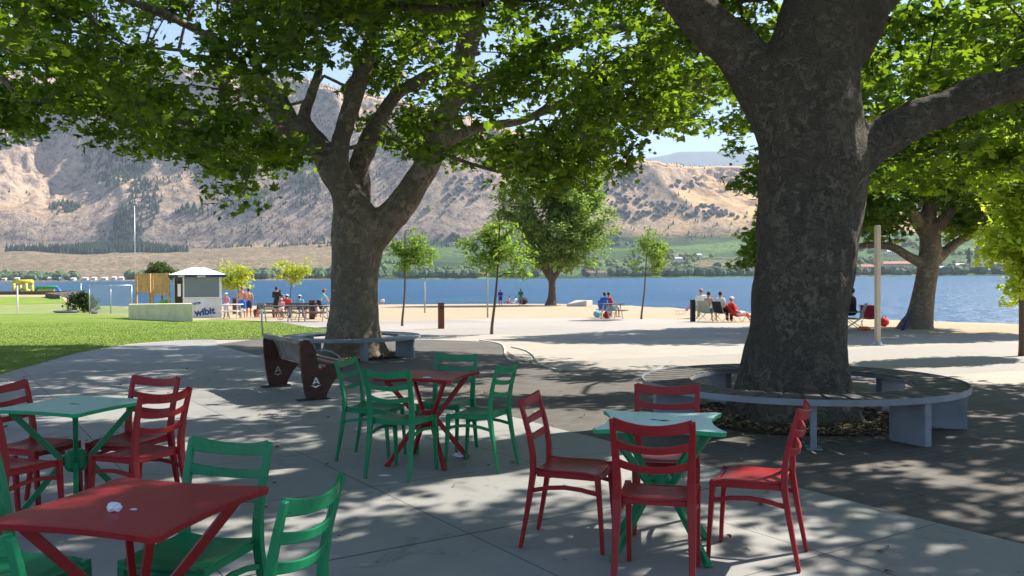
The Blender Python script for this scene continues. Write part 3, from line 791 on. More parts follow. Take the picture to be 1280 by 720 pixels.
def crown_points(n, cx, cy, Rx, Ry, zlo, zhi, rg, holes=0.42, seed=0, rin=0.0, hs=1.6, gaps=None, gz3=None, droop=0.0):
    out = []
    while len(out) < n:
        x = cx + rg.uniform(-Rx, Rx); y = cy + rg.uniform(-Ry, Ry)
        q = math.hypot((x - cx) / Rx, (y - cy) / Ry) * (1 + 0.16 * math.sin(3 * math.atan2(y - cy, x - cx) + seed) + 0.08 * math.sin(7 * math.atan2(y - cy, x - cx) + 2 * seed))
        if q > 1: continue
        lo = zlo(x, y, q); hi = zhi(x, y, q)
        if hi <= lo: continue
        # more leaves near lower and upper shell
        if gaps is not None and gaps(x, y, rg): continue
        f = rg.random(); f = f if rg.random() < 0.35 else (f * f * 0.35 if rg.random() < 0.6 else 1 - f * f * 0.35)
        z = lo + (hi - lo) * f
        if droop and rg.random() < droop: z = lo - min(rg.exponential(0.28), 0.7)
        if float(fbm(np.array(x / hs + z * 0.31), np.array(y / hs - z * 0.27), 3, 77 + seed)) < holes: continue
        if gz3 is not None and gz3(x, y, z, rg): continue
        out.append((x, y, z))
    return np.array(out)
rg = np.random.default_rng(21)
def zloR(x, y, q):
    far = np.clip((y - 8.5) / 4.0, 0, 1)
    lo = 4.9 - 1.3 * far * np.clip((x - 3.5) / 3, 0, 1) - 0.5 * far
    fr_top = CAMZ + 0.36 * max(y, 0.1) + 0.5        # crown lies above the sight lines on the near side
    if y < 10.5: lo = max(lo, min(fr_top, 5.4) if x < 4.2 else min(CAMZ + 0.25 * y, 5.0))
    if 1.2 < x < 5.2 and y < 12: lo = max(lo, 5.4)
    return lo + 0.7 * float(vnoise(np.array(x * 0.8), np.array(y * 0.8), 4))
def zhiR(x, y, q): return 5.5 + 5.5 * math.sqrt(max(0, 1 - q * q))
GAPS = [(150, 60, 16, 12, .8), (20, 30, 16, 12, .8), (300, 40, 16, 12, .7), (430, 20, 14, 10, .6), (92, 38, 30, 24, .9), (222, 36, 42, 30, .92), (190, 78, 60, 26, .75), (60, 78, 24, 18, .9), (140, 8, 24, 16, .8), (346, 6, 24, 20, .85), (262, 85, 26, 20, .7), (690, 12, 42, 26, .9), (800, 48, 30, 22, .7), (600, 45, 22, 18, .6),
        (790, 105, 30, 18, .6), (640, 60, 24, 16, .6), (470, 5, 20, 14, .5), (545, 118, 24, 22, .6), (75, 135, 42, 20, .6), (228, 122, 22, 12, .7), (920, 130, 26, 22, .6), (1185, 60, 30, 22, .6), (1120, 30, 26, 20, .6), (1250, 150, 30, 20, .5)]
_sx, _sy = math.sin(R(SUN_AZ)) / math.tan(R(SUN_EL)), math.cos(R(SUN_AZ)) / math.tan(R(SUN_EL))
def picgap(x, y, z, rg):
    gx_, gy_ = x - _sx * z, y - _sy * z  # crown thinned along the sun direction to shape dapples on the ground
    if -9 < gx_ < 2.2 and 8.3 < gy_ < 15.5 and float(fbm(np.array(gx_ / 1.5 + 3), np.array(gy_ / 1.1), 2, 301)) > 0.335: return True
    if gy_ < 8.3 and float(fbm(np.array(gx_ / 1.1 + 3), np.array(gy_ / 1.1), 2, 305)) > 0.50: return True
    px = 640 + F * x / max(y, .5); py = 344 - F * (z - CAMZ) / max(y, .5)
    if y < 1 or py < -40: return False
    for (a, b_, ra, rb, p_) in GAPS:
        if ((px - a) / ra) ** 2 + ((py - b_) / rb) ** 2 < 1 and rg.random() < p_: return True
    # the boughs near the forked trunk stay visible: few sprays in front of them
    if 375 < px < 640 and y < 18.9 and py > 15 and rg.random() < 0.80 and abs(px - (640 if py < 0 else 500)) < 150: return True
    return False
cR = crown_points(1750, 3.6, 9.4, 9.6, 8.3, zloR, zhiR, rg, 0.41, 1, gz3=picgap)
# drooping sprays left of the trunk and round the right limb
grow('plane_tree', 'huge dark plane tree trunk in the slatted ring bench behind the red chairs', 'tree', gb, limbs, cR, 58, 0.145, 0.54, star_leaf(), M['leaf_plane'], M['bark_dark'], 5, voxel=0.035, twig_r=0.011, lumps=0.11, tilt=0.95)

# ---------- big plane tree on the left
d = TL[1]; gzL = float(gz(*TL))
limbs = [
    [(TL[0], d, gzL - 0.3, 0.95), (TL[0], d, gzL + 0.05, 0.68), (TL[0] - 0.02, d, gzL + 0.45, 0.59)] + PL(d, (443, 390, 0.53), (444, 345, 0.51), (446, 300, 0.56), (443, 270, 0.50), (432, 240, 0.35), (418, 215, 0.34), (398, 180, 0.25), (375, 150, 0.20)),
    PL(d, (446, 320, 0.36), (470, 290, 0.37), (497, 262, 0.33), (520, 230, 0.29), (541, 190, 0.265), (553, 155, 0.25), (570, 110, 0.225), (583, 60, 0.23), (597, 5, 0.21), (606, -50, 0.18), (612, -150, 0.12)),
    PL(19.4, (448, 285, 0.28), (450, 240, 0.27), (449, 205, 0.24), (470, 160, 0.20), (492, 122, 0.15), (520, 103, 0.12), (560, 80, 0.09), (600, 65, 0.06)),
    PL(18.8, (428, 235, 0.24), (425, 190, 0.22), (433, 150, 0.205), (446, 110, 0.19), (462, 65, 0.20), (470, 20, 0.16), (480, -50, 0.12)),
    PL(d, (405, 195, 0.22), (378, 170, 0.22), (352, 145, 0.2), (330, 110, 0.16), (318, 70, 0.13), (300, 20, 0.1), (270, -50, 0.07)),
    PL(d, (392, 190, 0.16, 18.6), (350, 165, 0.15, 18.4), (315, 148, 0.12, 18.2), (265, 141, 0.105, 18), (215, 135, 0.09, 17.8), (180, 95, 0.06, 17.6), (130, 60, 0.04, 17.4)),
    PL(d, (375, 165, 0.14), (385, 130, 0.13), (398, 90, 0.10), (400, 60, 0.07)),
    PL(d, (372, 160, 0.12, 19.2), (345, 110, 0.11, 19.8), (300, 90, 0.09, 20.5), (240, 70, 0.06, 21)),
    PL(d, (548, 185, 0.15), (575, 168, 0.13), (610, 157, 0.11), (650, 152, 0.10), (690, 135, 0.08), (740, 130, 0.05)),
    PL(d, (565, 130, 0.16), (600, 108, 0.15), (650, 82, 0.135, 18.6), (700, 58, 0.12, 18.3), (760, 40, 0.10, 18), (820, 22, 0.07, 17.8), (860, 5, 0.05, 17.6)),
    PL(d, (585, 50, 0.15), (560, 0, 0.12, 18), (520, -60, 0.09, 16.5)),
    PL(d, (330, 120, 0.12), (280, 60, 0.10, 17.6), (210, 20, 0.08, 16.6), (120, -10, 0.06, 15.8), (30, -20, 0.03, 15)),
    PL(d, (470, 30, 0.12), (430, -40, 0.10, 17), (380, -90, 0.06, 15.5)),
    PL(d, (600, -10, 0.13), (680, -50, 0.09, 17.5), (760, -80, 0.06, 16.5)),
    PL(d, (450, -20, 0.12), (460, -80, 0.09, 20.5), (470, -100, 0.06, 23)),
]
def zloL(x, y, q):
    pxx = 640 + F * x / y
    t_ = np.interp(pxx, [-200, 0, 60, 150, 200, 300, 385, 400, 440, 480, 600, 680, 740, 830, 930], [186, 178, 172, 145, 200, 236, 236, 205, 165, 195, 222, 250, 215, 165, 172])
    z = CAMZ + (346 - t_) / F * y
    return z + 0.5 + 0.9 * float(vnoise(np.array(x * 0.7), np.array(y * 0.7), 9)) - 0.25 + (1.2 if q < 0.35 else 0)
def zhiL(x, y, q): return 6.2 + 5.5 * math.sqrt(max(0, 1 - q * q))
rg = np.random.default_rng(22)
cL = crown_points(1230, -3.6, 18.6, 9.8, 7.6, zloL, zhiL, rg, 0.465, 4, gz3=picgap, hs=1.35, droop=0.035)
cL = np.concatenate([cL, np.stack([rg.uniform(-8.5, 3.5, 400), rg.uniform(21.2, 26.8, 400), rg.uniform(9.4, 10.9, 400)], 1), np.stack([rg.uniform(-7, 4.5, 170), rg.uniform(26, 29.2, 170), rg.uniform(10.9, 12.2, 170)], 1), np.stack([rg.uniform(-10, 0.5, 240), rg.uniform(15.5, 24.5, 240), rg.uniform(8.8, 11.5, 240)], 1), *[[P(rg.uniform(a, b_), rg.uniform(c_, e_), rg.uniform(15.5, 17.5)) for _ in range(n_)] for a, b_, c_, e_, n_ in ((610, 760, 170, 215, 14), (665, 735, 215, 245, 5), (780, 880, 125, 160, 8), (620, 860, 15, 125, 42), (490, 560, 20, 110, 10), (0, 60, 110, 150, 5), (230, 380, 185, 215, 9), (480, 560, 150, 190, 7))]])  # leaf caps above the view added to shade the lawn, then visible sprays
grow('plane_tree', 'grey barked forked plane tree rising from the smaller ring bench beside the lawn', 'tree', (TL[0], TL[1], gzL), limbs, cL, 56, 0.142, 0.50, star_leaf(), M['leaf_plane'], M['bark_light'], 6, voxel=0.04, twig_r=0.011, lumps=0.10, tilt=0.95)

# ---------- plane tree near the water on the right
b0 = G(1146, 411); d = b0[1]
limbs = [
    PL(d, (1144, 424, 0.9), (1146, 409, 0.62), (1150, 395, 0.46), (1155, 365, 0.38), (1161, 330, 0.36), (1163, 300, 0.36), (1160, 275, 0.28), (1168, 230, 0.22), (1178, 170, 0.15), (1180, 90, 0.08)),
    PL(d, (1157, 330, 0.22), (1138, 322, 0.17), (1118, 310, 0.15), (1095, 306, 0.13), (1060, 308, 0.11), (1010, 300, 0.09), (960, 280, 0.06)),
    PL(d, (1165, 330, 0.22), (1185, 312, 0.18), (1205, 298, 0.14), (1235, 288, 0.1), (1275, 270, 0.06)),
    PL(d, (1160, 295, 0.28), (1143, 270, 0.22), (1130, 245, 0.17), (1115, 200, 0.12), (1090, 150, 0.08)),
    PL(d, (1166, 290, 0.24, d), (1195, 255, 0.16, d - 1), (1225, 200, 0.1, d - 2)),
    PL(d, (1150, 280, 0.2, d), (1120, 240, 0.14, d - 2), (1060, 210, 0.09, d - 3.5)),
]
def zloB(x, y, q):
    pxx = 640 + F * x / y
    t_ = np.interp(pxx, [880, 910, 960, 1060, 1100, 1150, 1200, 1300], [330, 345, 345, 300, 322, 262, 318, 285])
    return CAMZ + (344 - t_) / F * y + 0.5 + (0.5 * abs(y - d) / 4)
def zhiB(x, y, q): return 4.6 + 6.5 * math.sqrt(max(0, 1 - q * q))
rg = np.random.default_rng(23)
cB = crown_points(560, b0[0] - 0.7, d - 0.3, 6.0, 5.2, zloB, zhiB, rg, 0.36, 7)
grow('plane_tree', 'leafy plane tree at the sand with a blue towel against its trunk', 'tree', b0, limbs, cB, 60, 0.24, 0.75, star_leaf(), M['leaf_plane_far'], M['bark_light'], 7, voxel=0.05, twig_r=0.012)

# ---------- large tree standing on the beach, centre
b0 = G(689, 381.5); d = b0[1]
limbs = [
    PL(d, (688, 386, 0.9), (689, 379, 0.60), (690, 368, 0.42), (690, 352, 0.38), (688, 338, 0.3), (686, 300, 0.28), (688, 250, 0.15)),
    PL(d, (690, 352, 0.3), (700, 335, 0.25), (715, 300, 0.2), (725, 260, 0.12)),
    PL(d, (690, 352, 0.28), (680, 338, 0.24), (668, 315, 0.2), (655, 280, 0.12)),
]
rg = np.random.default_rng(24)
cx = b0[0] + 0.6
def ball_points(n, c, r, rg, holes=0.4, seed=0, hs=2.0, shell=0.5, prof=None):
    out = []
    while len(out) < n:
        v = rg.normal(0, 1, 3); v /= np.linalg.norm(v); q = (shell + (1 - shell) * rg.random()) if rg.random() < 0.7 else rg.random()
        v = v * q; v *= 1 + 0.22 * (float(vnoise(np.array(v[0] * 2.3 + 9), np.array(v[2] * 2.3 + v[1]), seed)) - 0.5) * 2
        p = np.array(c) + v * np.array(r)
        if prof and not prof(v): continue
        if float(fbm(np.array(p[0] / hs + p[2] * 0.3), np.array(p[2] / hs + p[1] * 0.2), 3, 55 + seed)) < holes: continue
        out.append(p)
    return np.array(out)
zc = P(690, 272, d)[2]
cC = ball_points(520, (cx, d, zc), (78 / F * d, 6.5, 78 / F * d), rg, 0.36, 3, 2.2, 0.35, prof=lambda v: v[2] > -0.82)
grow('beach_tree', 'round crowned dark green tree standing alone on the sand by the water', 'tree', b0, limbs, cC, 74, 0.40, 1.05, simple_leaf(), M['leaf_olive'], M['bark_small'], 8, voxel=0.09, twig_r=0.03)

# ---------- young trees
def young(px, py, top, cpx, cpy, rx, ry, lean, label, lm, seed, n=70, ln=34, ls=0.17, lr=0.36, name='young_tree', tr=0.05, holes=0.40, tm=None, group='young trees on the plaza'):
    b0 = G(px, py); d = b0[1]; rg = np.random.default_rng(seed)
    k = d / F
    tp = P(px + lean, top, d); c = P(cpx, cpy, d)
    limbs = [[(b0[0], d, b0[2] - 0.1, tr * 1.35), (b0[0], d, b0[2] + 0.25, tr), *[(b0[0] + (c[0] - b0[0]) * f + 0.04 * math.sin(4 * f + seed), d + 0.03 * math.sin(5 * f), b0[2] + (tp[2] - b0[2]) * f, tr * (1 - 0.72 * f)) for f in (0.3, 0.55, 0.75, 0.95)]]]
    cl = ball_points(n, c, (rx * k, rx * k, ry * k), rg, holes, seed, 0.9, 0.4)
    return grow(name, label, 'tree', b0, limbs, cl, ln, ls, lr, tm if tm is not None else sprig_leaf(), lm, M['bark_small'], seed, voxel=0, twig_r=0.009, group=group, flat_=0.55, tilt=0.8)
young(615, 418, 262, 626, 315, 44, 42, 14, 'leaning young tree with airy layered green leaves, closest to the wavy kerb', M['leaf_young'], 31, 80, 34)
young(503, 407.5, 282, 508, 316, 32, 33, 4, 'slim young tree with light green crown behind the forked plane tree', M['leaf_young'], 32, 80, 34)
young(802, 399, 292, 812, 318, 32, 28, 4, 'small young tree with pale feathery leaves beside the seated beach pair', M['leaf_young'], 33, 70, 32)
young(299, 394, 326, 298, 347, 29, 20, 0, 'small yellow leaved tree behind the man in blue shorts', M['leaf_yellow'], 34, 60, 34, 0.22, 0.5)
young(363, 389, 322, 366, 338, 31, 15, 2, 'small yellow green tree behind the picnic benches', M['leaf_yellow'], 35, 60, 34, 0.24, 0.5)
young(1278, 445, 168, 1285, 278, 44, 112, 2, 'narrow yellow green tree cut off by the right edge of the photo', M['leaf_lime'], 36, 420, 46, 0.12, 0.34, tr=0.07, holes=0.26, tm=star_leaf())
# bush by the fence
b0 = G(106, 391); d = b0[1]; rg = np.random.default_rng(40)
cl = ball_points(120, P(104, 377, d), (19 * d / F, 0.9, 13 * d / F), rg, 0.22, 2, 0.8, 0.4)
grow('bush', 'dark green bush against the end of the chain link fence', 'bush', b0, [[(*b0, 0.05), (*(b0 + np.array([0, 0, 0.5])), 0.04), (*(b0 + np.array([0.1, 0, 0.9])), 0.02)]], cl, 60, 0.16, 0.34, simple_leaf(), M['leaf_dark'], M['bark_small'], 41, voxel=0, twig_r=0.008)
# tree on the near shore behind the lattice screens
b0 = G(199, 383); d = 103.0
c0 = P(203, 343, d); rg = np.random.default_rng(42)
b0 = np.array([c0[0], d, float(gz(c0[0], d))])
cl = ball_points(60, c0 + np.array([0, 0, 0.4]), (19 * d / F, 1.6, 11 * d / F), rg, 0.3, 4, 1.4, 0.4)
grow('shore_tree', 'round dark green treetop seen above the wooden lattice screens', 'tree', b0, [[(*b0, 0.16), (c0[0], d, c0[2] - 1, 0.12), (c0[0], d, c0[2], 0.06)]], cl, 60, 0.3, 0.8, simple_leaf(), M['leaf_dark'], M['bark_small'], 43, voxel=0, twig_r=0.02)
# ============================================================ FURNITURE
HH = 0.855
def curved(x, zy):  # helper
    return [(x * s, y, z) for (s, y, z) in zy]
def make_chair(label, mt, group):
    root = tag(empty('patio_chair', (0, 0, 0)), label, 'chair', group)
    m = M[mt]
    # seat: saddle curved sheet with thickness
    nx, ny = 9, 9; mb = MB(); vs = []
    for j in range(ny + 1):
        v = j / ny; y = -0.205 + 0.43 * v
        hw = 0.190 + 0.022 * v
        for i in range(nx + 1):
            u = i / nx * 2 - 1
            z = 0.458 - 0.017 * (1 - u * u) - 0.022 * max(0, (v - 0.72) / 0.28) ** 2 + 0.010 * max(0, (0.25 - v) / 0.25)
            vs.append((u * hw, y, z))
    n = len(vs); vs2 = [(x * 0.985, y, z - 0.017) for x, y, z in vs]
    fs = []
    for j in range(ny):
        for i in range(nx):
            a = j * (nx + 1) + i; fs.append((a, a + 1, a + nx + 2, a + nx + 1)); fs.append((n + a, n + a + nx + 1, n + a + nx + 2, n + a + 1))
    for i in range(nx):
        fs.append((i, n + i, n + i + 1, i + 1)); a = ny * (nx + 1) + i; fs.append((a, a + 1, n + a + 1, n + a))
    for j in range(ny):
        a = j * (nx + 1); b_ = a + nx + 1; fs.append((a, b_, n + b_, n + a)); a += nx; b_ += nx; fs.append((a, n + a, n + b_, b_))
    mb.add(vs + vs2, fs); mb.build('seat', m, root, smooth=False, bevel=0.005)
    mb = MB()
    for s in (-1, 1): mb.tube([(s * 0.176, -0.195, 0.43), (s * 0.19, 0.195, 0.425)], 1, n=4, flat=(0.011, 0.016))
    mb.tube([(-0.185, 0.197, 0.422), (0.185, 0.197, 0.422)], 1, n=4, flat=(0.011, 0.016)); mb.tube([(-0.17, -0.19, 0.43), (0.17, -0.19, 0.43)], 1, n=4, flat=(0.011, 0.014))
    mb.build('seat_frame', m, root, bevel=0.003)
    for s in (-1, 1):
        mb = MB(); mb.tube([(s * 0.197, 0.232, 0.0), (s * 0.196, 0.226, 0.12), (s * 0.196, 0.213, 0.3), (s * 0.198, 0.200, 0.448)], [0.78, 0.85, 1.0, 1.15], n=4, flat=(0.0155, 0.0165)); mb.build('leg', m, root, bevel=0.004)
        mb = MB()
        mb.tube([(s * 0.205, -0.300, 0.0), (s * 0.203, -0.270, 0.14), (s * 0.200, -0.238, 0.30), (s * 0.196, -0.215, 0.44), (s * 0.196, -0.218, 0.54), (s * 0.200, -0.240, 0.66), (s * 0.206, -0.272, 0.77), (s * 0.210, -0.300, HH)],
                [0.8, 0.9, 1.1, 1.25, 1.15, 1.0, 0.9, 0.75], n=4, flat=(0.0145, 0.019)); mb.build('rear_leg', m, root, bevel=0.004)
        mb = MB(); pts = [(s * 0.197, -0.225 + 0.43 * f, 0.335 + 0.028 * math.sin(math.pi * f)) for f in (0, 0.25, 0.5, 0.75, 1)]
        mb.tube(pts, 1, n=4, flat=(0.009, 0.012)); mb.build('stretcher', m, root, bevel=0.003)
    for z, h, w_ in ((0.815, 0.026, 0.205), (0.712, 0.018, 0.200), (0.612, 0.018, 0.195)):
        yb = -0.235 - (z - 0.64) * 0.27
        mb = MB(); pts = []
        for i in range(11):
            u = i / 10 * 2 - 1; pts.append((u * w_, yb - 0.048 * (1 - u * u), z + 0.024 * u * u - 0.006))
        vs = []
        for (x, y, zz) in pts:
            hh = h * (1 + 0.25 * abs(x / w_) ** 2)
            for dy, dz in ((-0.008, -hh), (0.008, -hh), (0.008 - 0.008, hh), (-0.016, hh)): vs.append((x, y + dy, zz + dz))
        fs = [(3, 2, 1, 0)]
        for i in range(10):
            for q in range(4): fs.append((i * 4 + q, i * 4 + (q + 1) % 4, i * 4 + 4 + (q + 1) % 4, i * 4 + 4 + q))
        fs.append(tuple(40 + q for q in range(4))); mb.add(vs, fs); mb.build('back_slat', m, root, bevel=0.004)
    register(root); return root
def make_table(label, mt, medge, mtop, conc=0.045):
    root = tag(empty('cafe_table', (0, 0, 0)), label, 'table', 'square cafe tables')
    S_ = 0.395; pts = []
    for c in range(4):
        a = math.pi / 4 + c * math.pi / 2; b_ = a + math.pi / 2
        p = np.array([math.cos(a), math.sin(a)]) * S_ * 1.414 * 0.90; q = np.array([math.cos(b_), math.sin(b_)]) * S_ * 1.414 * 0.90
        nrm_ = (p + q) / 2; nrm_ = nrm_ / np.linalg.norm(nrm_); tg = (q - p) / np.linalg.norm(q - p)
        pts.append(p + tg * 0.03 ); 
        for f in (0.12, 0.25, 0.38, 0.5, 0.62, 0.75, 0.88): pts.append(p * (1 - f) + q * f - nrm_ * conc * math.sin(math.pi * f))
        pts.append(q - tg * 0.03)
    mb = MB(); n = len(pts); z1, z0 = 0.742, 0.716
    cen = [(x * 0.965, y * 0.965) for x, y in pts]
    vs = [(x, y, z1) for x, y in cen] + [(x, y, z1 - 0.001) for x, y in pts] + [(x * 0.985, y * 0.985, z0) for x, y in pts]
    fs = [tuple(range(n)), tuple(range(3 * n - 1, 2 * n - 1, -1))]; mi = [0, 1]
    for i in range(n):
        j = (i + 1) % n; fs.append((n + i, n + j, j, i)); mi.append(0); fs.append((2 * n + i, 2 * n + j, n + j, n + i)); mi.append(1)
    mb.add(vs, fs); mb.mi = mi; mb.build('tabletop', [M[mtop], M[medge]], root, bevel=0.002)
    for c in range(4):
        a = math.pi / 4 + c * math.pi / 2; ca, sa = math.cos(a), math.sin(a); pa = a + math.pi / 2
        for s in (-1,):
            mb = MB(); mb.tube([(ca * 0.045, sa * 0.045, 0.34), (ca * 0.37, sa * 0.37, 0.714)], 1, n=4, flat=(0.014, 0.018)); mb.build('brace', M[mt], root, bevel=0.003)
            mb = MB(); mb.tube([(ca * 0.045, sa * 0.045, 0.40), (ca * 0.36, sa * 0.36, 0.012)], 1, n=4, flat=(0.014, 0.018)); mb.ell((ca * 0.362, sa * 0.362, 0.014), (0.026, 0.026, 0.014)); mb.build('leg', M[mt], root)
    for a in (0.0, math.pi / 2, math.pi, -math.pi / 2):
        pass
    mb = MB(); mb.tube([(0, 0, 0.30), (0, 0, 0.33), (0, 0, 0.41), (0, 0, 0.44)], [0.05, 0.068, 0.068, 0.05], n=16); mb.build('hub', M[mt], root, smooth=False, bevel=0.004)
    mb = MB()
    for a in (0, math.pi / 2): mb.box((0, 0, 0.705), (0.70, 0.03, 0.018), a + math.pi / 4)
    mb.build('top_frame', M[mt], root)
    return root
T0 = R(-18)
def pos(o, x, y, rz): o.location = (x, y, float(gz(x, y)) + 0.0165 + (0.0)); o.rotation_euler = (0, 0, rz)
tA = make_table('pale green table with a small diamond emblem, among four red chairs', 'green', 'green_edge', 'green_top_sheen', 0.068); pos(tA, 0.84, 5.0, R(-11))
tB = make_table('red table with four green chairs, next to the slatted bench', 'red', 'red', 'red_top'); pos(tB, -0.72, 7.43, T0)
tC = make_table('pale green table with red chairs, behind the large red table', 'green', 'green_edge', 'green_top', 0.03); pos(tC, -2.89, 5.8, T0)
tD = make_table('large red table in front with crumpled white paper on it', 'red', 'red', 'red_top', 0.03); pos(tD, -1.385, 3.22, T0 + R(3))
# emblems
def emblem(x, y, rz, name='table_emblem'):
    pass
for (tb, cols) in ((tA, ('c_blue', 'c_green')), (tC, ('c_sage', 'c_sage'))):
    mb = MB()
    for k_, (ox, oy, s_) in enumerate(((-0.035, 0.012, 0.026), (0.018, -0.012, 0.036))):
        vs = [(ox + s_ * math.cos(a), oy + 0.8 * s_ * math.sin(a), 0.7432 + 0.0006 * k_) for a in (0, math.pi / 2, math.pi, -math.pi / 2)]
        vs += [(a_, b_, c_ - 0.001) for a_, b_, c_ in vs]
        mb.add(vs, [(0, 1, 2, 3), (7, 6, 5, 4), (0, 4, 5, 1), (1, 5, 6, 2), (2, 6, 7, 3), (3, 7, 4, 0)], k_)
    mb.build('emblem', [M[cols[0]], M[cols[1]]], tb)
GR, GG = 'red chairs around the pale green tables', 'green chairs around the red tables'
red0 = make_chair('red chair with its back to the camera, in front of the diamond emblem table', 'red', GR)
green0 = make_chair('green chair seen from behind, in front of the red table beside the slatted bench', 'green', GG)
def place(src, first, x, y, rz, label):
    o = src if first else copy_tree(src)
    pos(o, x, y, R(rz)); o.scale = (0.94, 0.90, 1.0); o['label'] = label; return o
place(red0, True, 0.755, 4.56, -16, 'red chair with its back to the camera, in front of the diamond emblem table')
place(red0, False, 0.355, 5.165, -107, 'red chair left of the diamond emblem table, seen from the side')
place(red0, False, 1.335, 4.9, 66, 'red chair right of the diamond emblem table, sun patch on its seat')
place(red0, False, 0.955, 5.47, 169, 'red chair facing us behind the diamond emblem table, against the ring bench')
place(red0, False, -2.43, 5.67, 64, 'red chair with its back slats overlapping another, right of the rear pale green table')
place(red0, False, -2.67, 6.12, 162, 'red chair behind the rear pale green table, half hidden by another red chair')
place(red0, False, -3.24, 5.95, -106, 'red chair at the far left side of the rear pale green table')
place(red0, False, -3.05, 5.33, -20, 'red chair cut by the left edge, in front of the rear pale green table')
place(green0, True, -0.875, 7.02, -22, 'green chair seen from behind, in front of the red table beside the slatted bench')
place(green0, False, -1.2, 7.62, -105, 'green chair closest to the slatted bench, left of the middle red table')
place(green0, False, -0.285, 7.27, 66, 'green chair facing left at the right side of the middle red table')
place(green0, False, -0.60, 7.87, 162, 'green chair facing us behind the middle red table')
place(green0, False, -1.32, 3.60, 163, 'green chair facing us behind the red table with crumpled paper')
place(green0, False, -0.93, 3.05, 74, 'green chair with curved back slats at the right of the crumpled paper table')
place(green0, False, -1.93, 3.36, -106, 'green chair cut by the left edge, left of the crumpled paper table')
place(green0, False, -1.49, 2.73, -18, 'green chair in the bottom left corner, in front of the crumpled paper table')

# crumpled paper
def crumple(c, r, seed, n=26):
    rg = np.random.default_rng(seed); mb = MB(); mb.ell((0, 0, 0), 1, 12, 8)
    V = np.array(mb.v); V *= (0.72 + 0.5 * rg.random(len(V)))[:, None]; V *= np.array(r); V[:, 2] = np.maximum(V[:, 2], -r[2] * 0.75)
    mb.v = [tuple(v + np.array(c) + np.array([0, 0, r[2] * 0.75])) for v in V]; return mb
zt = 0.742 + 0.0165
q = P(143, 636, 3.23); 
def on_plane(px, py, z):
    d_ = ray(px, py); t_ = (z - CAMZ) / d_[2]; return np.array([d_[0] * t_, d_[1] * t_, z])
q = on_plane(143, 639, zt + 0.001)
tag(crumple(q, (0.026, 0.02, 0.018), 3).build('crumpled_paper', M['paper']), 'crumpled white paper ball on the large red table', 'litter')
q = on_plane(167, 637.5, zt + 0.001)
tag(crumple(q, (0.012, 0.008, 0.003), 5).build('paper_scrap', M['paper']), 'tiny flat paper scrap beside the crumpled ball on the red table', 'litter')
q = G(576, 574)
tag(crumple(q + np.array([0, 0, 0.016]), (0.065, 0.05, 0.028), 7).build('crumpled_napkin', M['paper']), 'crumpled white napkin on the concrete under a green chair', 'litter')
q = G(481, 597)
tag(crumple(q + np.array([0, 0, 0.016]), (0.05, 0.02, 0.004), 9).build('paper_scrap', M['paper']), 'flat paper scrap on the concrete near the middle red table', 'litter')
q = on_plane(533, 472.5, float(gz(-0.7, 7.4)) + zt + 0.001)
tag(crumple(q, (0.035, 0.03, 0.006), 11).build('paper_scrap', M['paper']), 'small grey white scrap on top of the middle red table', 'litter')

# ---------- ring benches
def ring_bench(c, Ro, Ri, legs, posts, label, nsl, dark=True):
    z0 = float(gz(*c)) + 0.01
    root = tag(empty('ring_bench', (c[0], c[1], z0)), label, 'bench', 'ring benches around the plane trees')
    mb = MB(); da = 2 * math.pi / nsl
    for i in range(nsl):
        a0 = i * da + 0.10 * da; a1 = (i + 1) * da - 0.10 * da
        vs = []
        for z in (0.425, 0.452):
            for a in (a0, (a0 + a1) / 2, a1):
                for r_ in (Ri + 0.02, Ro - 0.012): vs.append((r_ * math.cos(a), r_ * math.sin(a), z))
        fs = [(0, 2, 3, 1), (2, 4, 5, 3), (6, 7, 9, 8), (8, 9, 11, 10), (1, 3, 9, 7), (3, 5, 11, 9), (0, 6, 8, 2), (2, 8, 10, 4), (0, 1, 7, 6), (4, 10, 11, 5)]
        mb.add(vs, fs)
    mb.build('seat_slats', M['slat'] if dark else M['steel'], root, bevel=0.003)
    def rim(name, r0, r1, za, zb):
        n = 96; mb = MB(); vs = []; fs = []
        for i in range(n):
            a = 2 * math.pi * i / n
            for (r_, z) in ((r0, za), (r1, za), (r1, zb), (r0, zb)): vs.append((r_ * math.cos(a), r_ * math.sin(a), z))
        for i in range(n):
            j = (i + 1) % n
            for q in range(4): fs.append((i * 4 + q, i * 4 + (q + 1) % 4, j * 4 + (q + 1) % 4, j * 4 + q))
        mb.add(vs, fs); mb.build(name, M['steel'], root, smooth=False)
    rim('outer_rim', Ro - 0.01, Ro + 0.004, 0.405, 0.462); rim('inner_rim', Ri, Ri + 0.014, 0.405, 0.440)
    for a, w_, rc in legs:
        a = R(a); mb = MB(); mb.box((rc * math.cos(a), rc * math.sin(a), 0.213), (w_, 0.085, 0.424), a + R(0)); mb.build('leg', M['steel'], root, bevel=0.008)
    for a, rc in posts:
        a = R(a); mb = MB(); mb.box((rc * math.cos(a), rc * math.sin(a), 0.214), (0.06, 0.055, 0.424), a); mb.box((rc * math.cos(a), rc * math.sin(a), 0.006), (0.2, 0.14, 0.012), a); mb.build('support_post', M['steel'], root, bevel=0.004)
    return root
cR_ = (3.06, 9.42)
ring_bench(cR_, 1.65, 1.12, [(-64, 0.40, 1.42), (-20, 0.40, 1.42), (26, 0.38, 1.40), (75, 0.38, 1.42), (112, 0.38, 1.42), (154, 0.38, 1.40), (192, 0.42, 1.42)], [(-103, 1.5)], 'large slatted ring bench around the huge dark plane tree', 44)
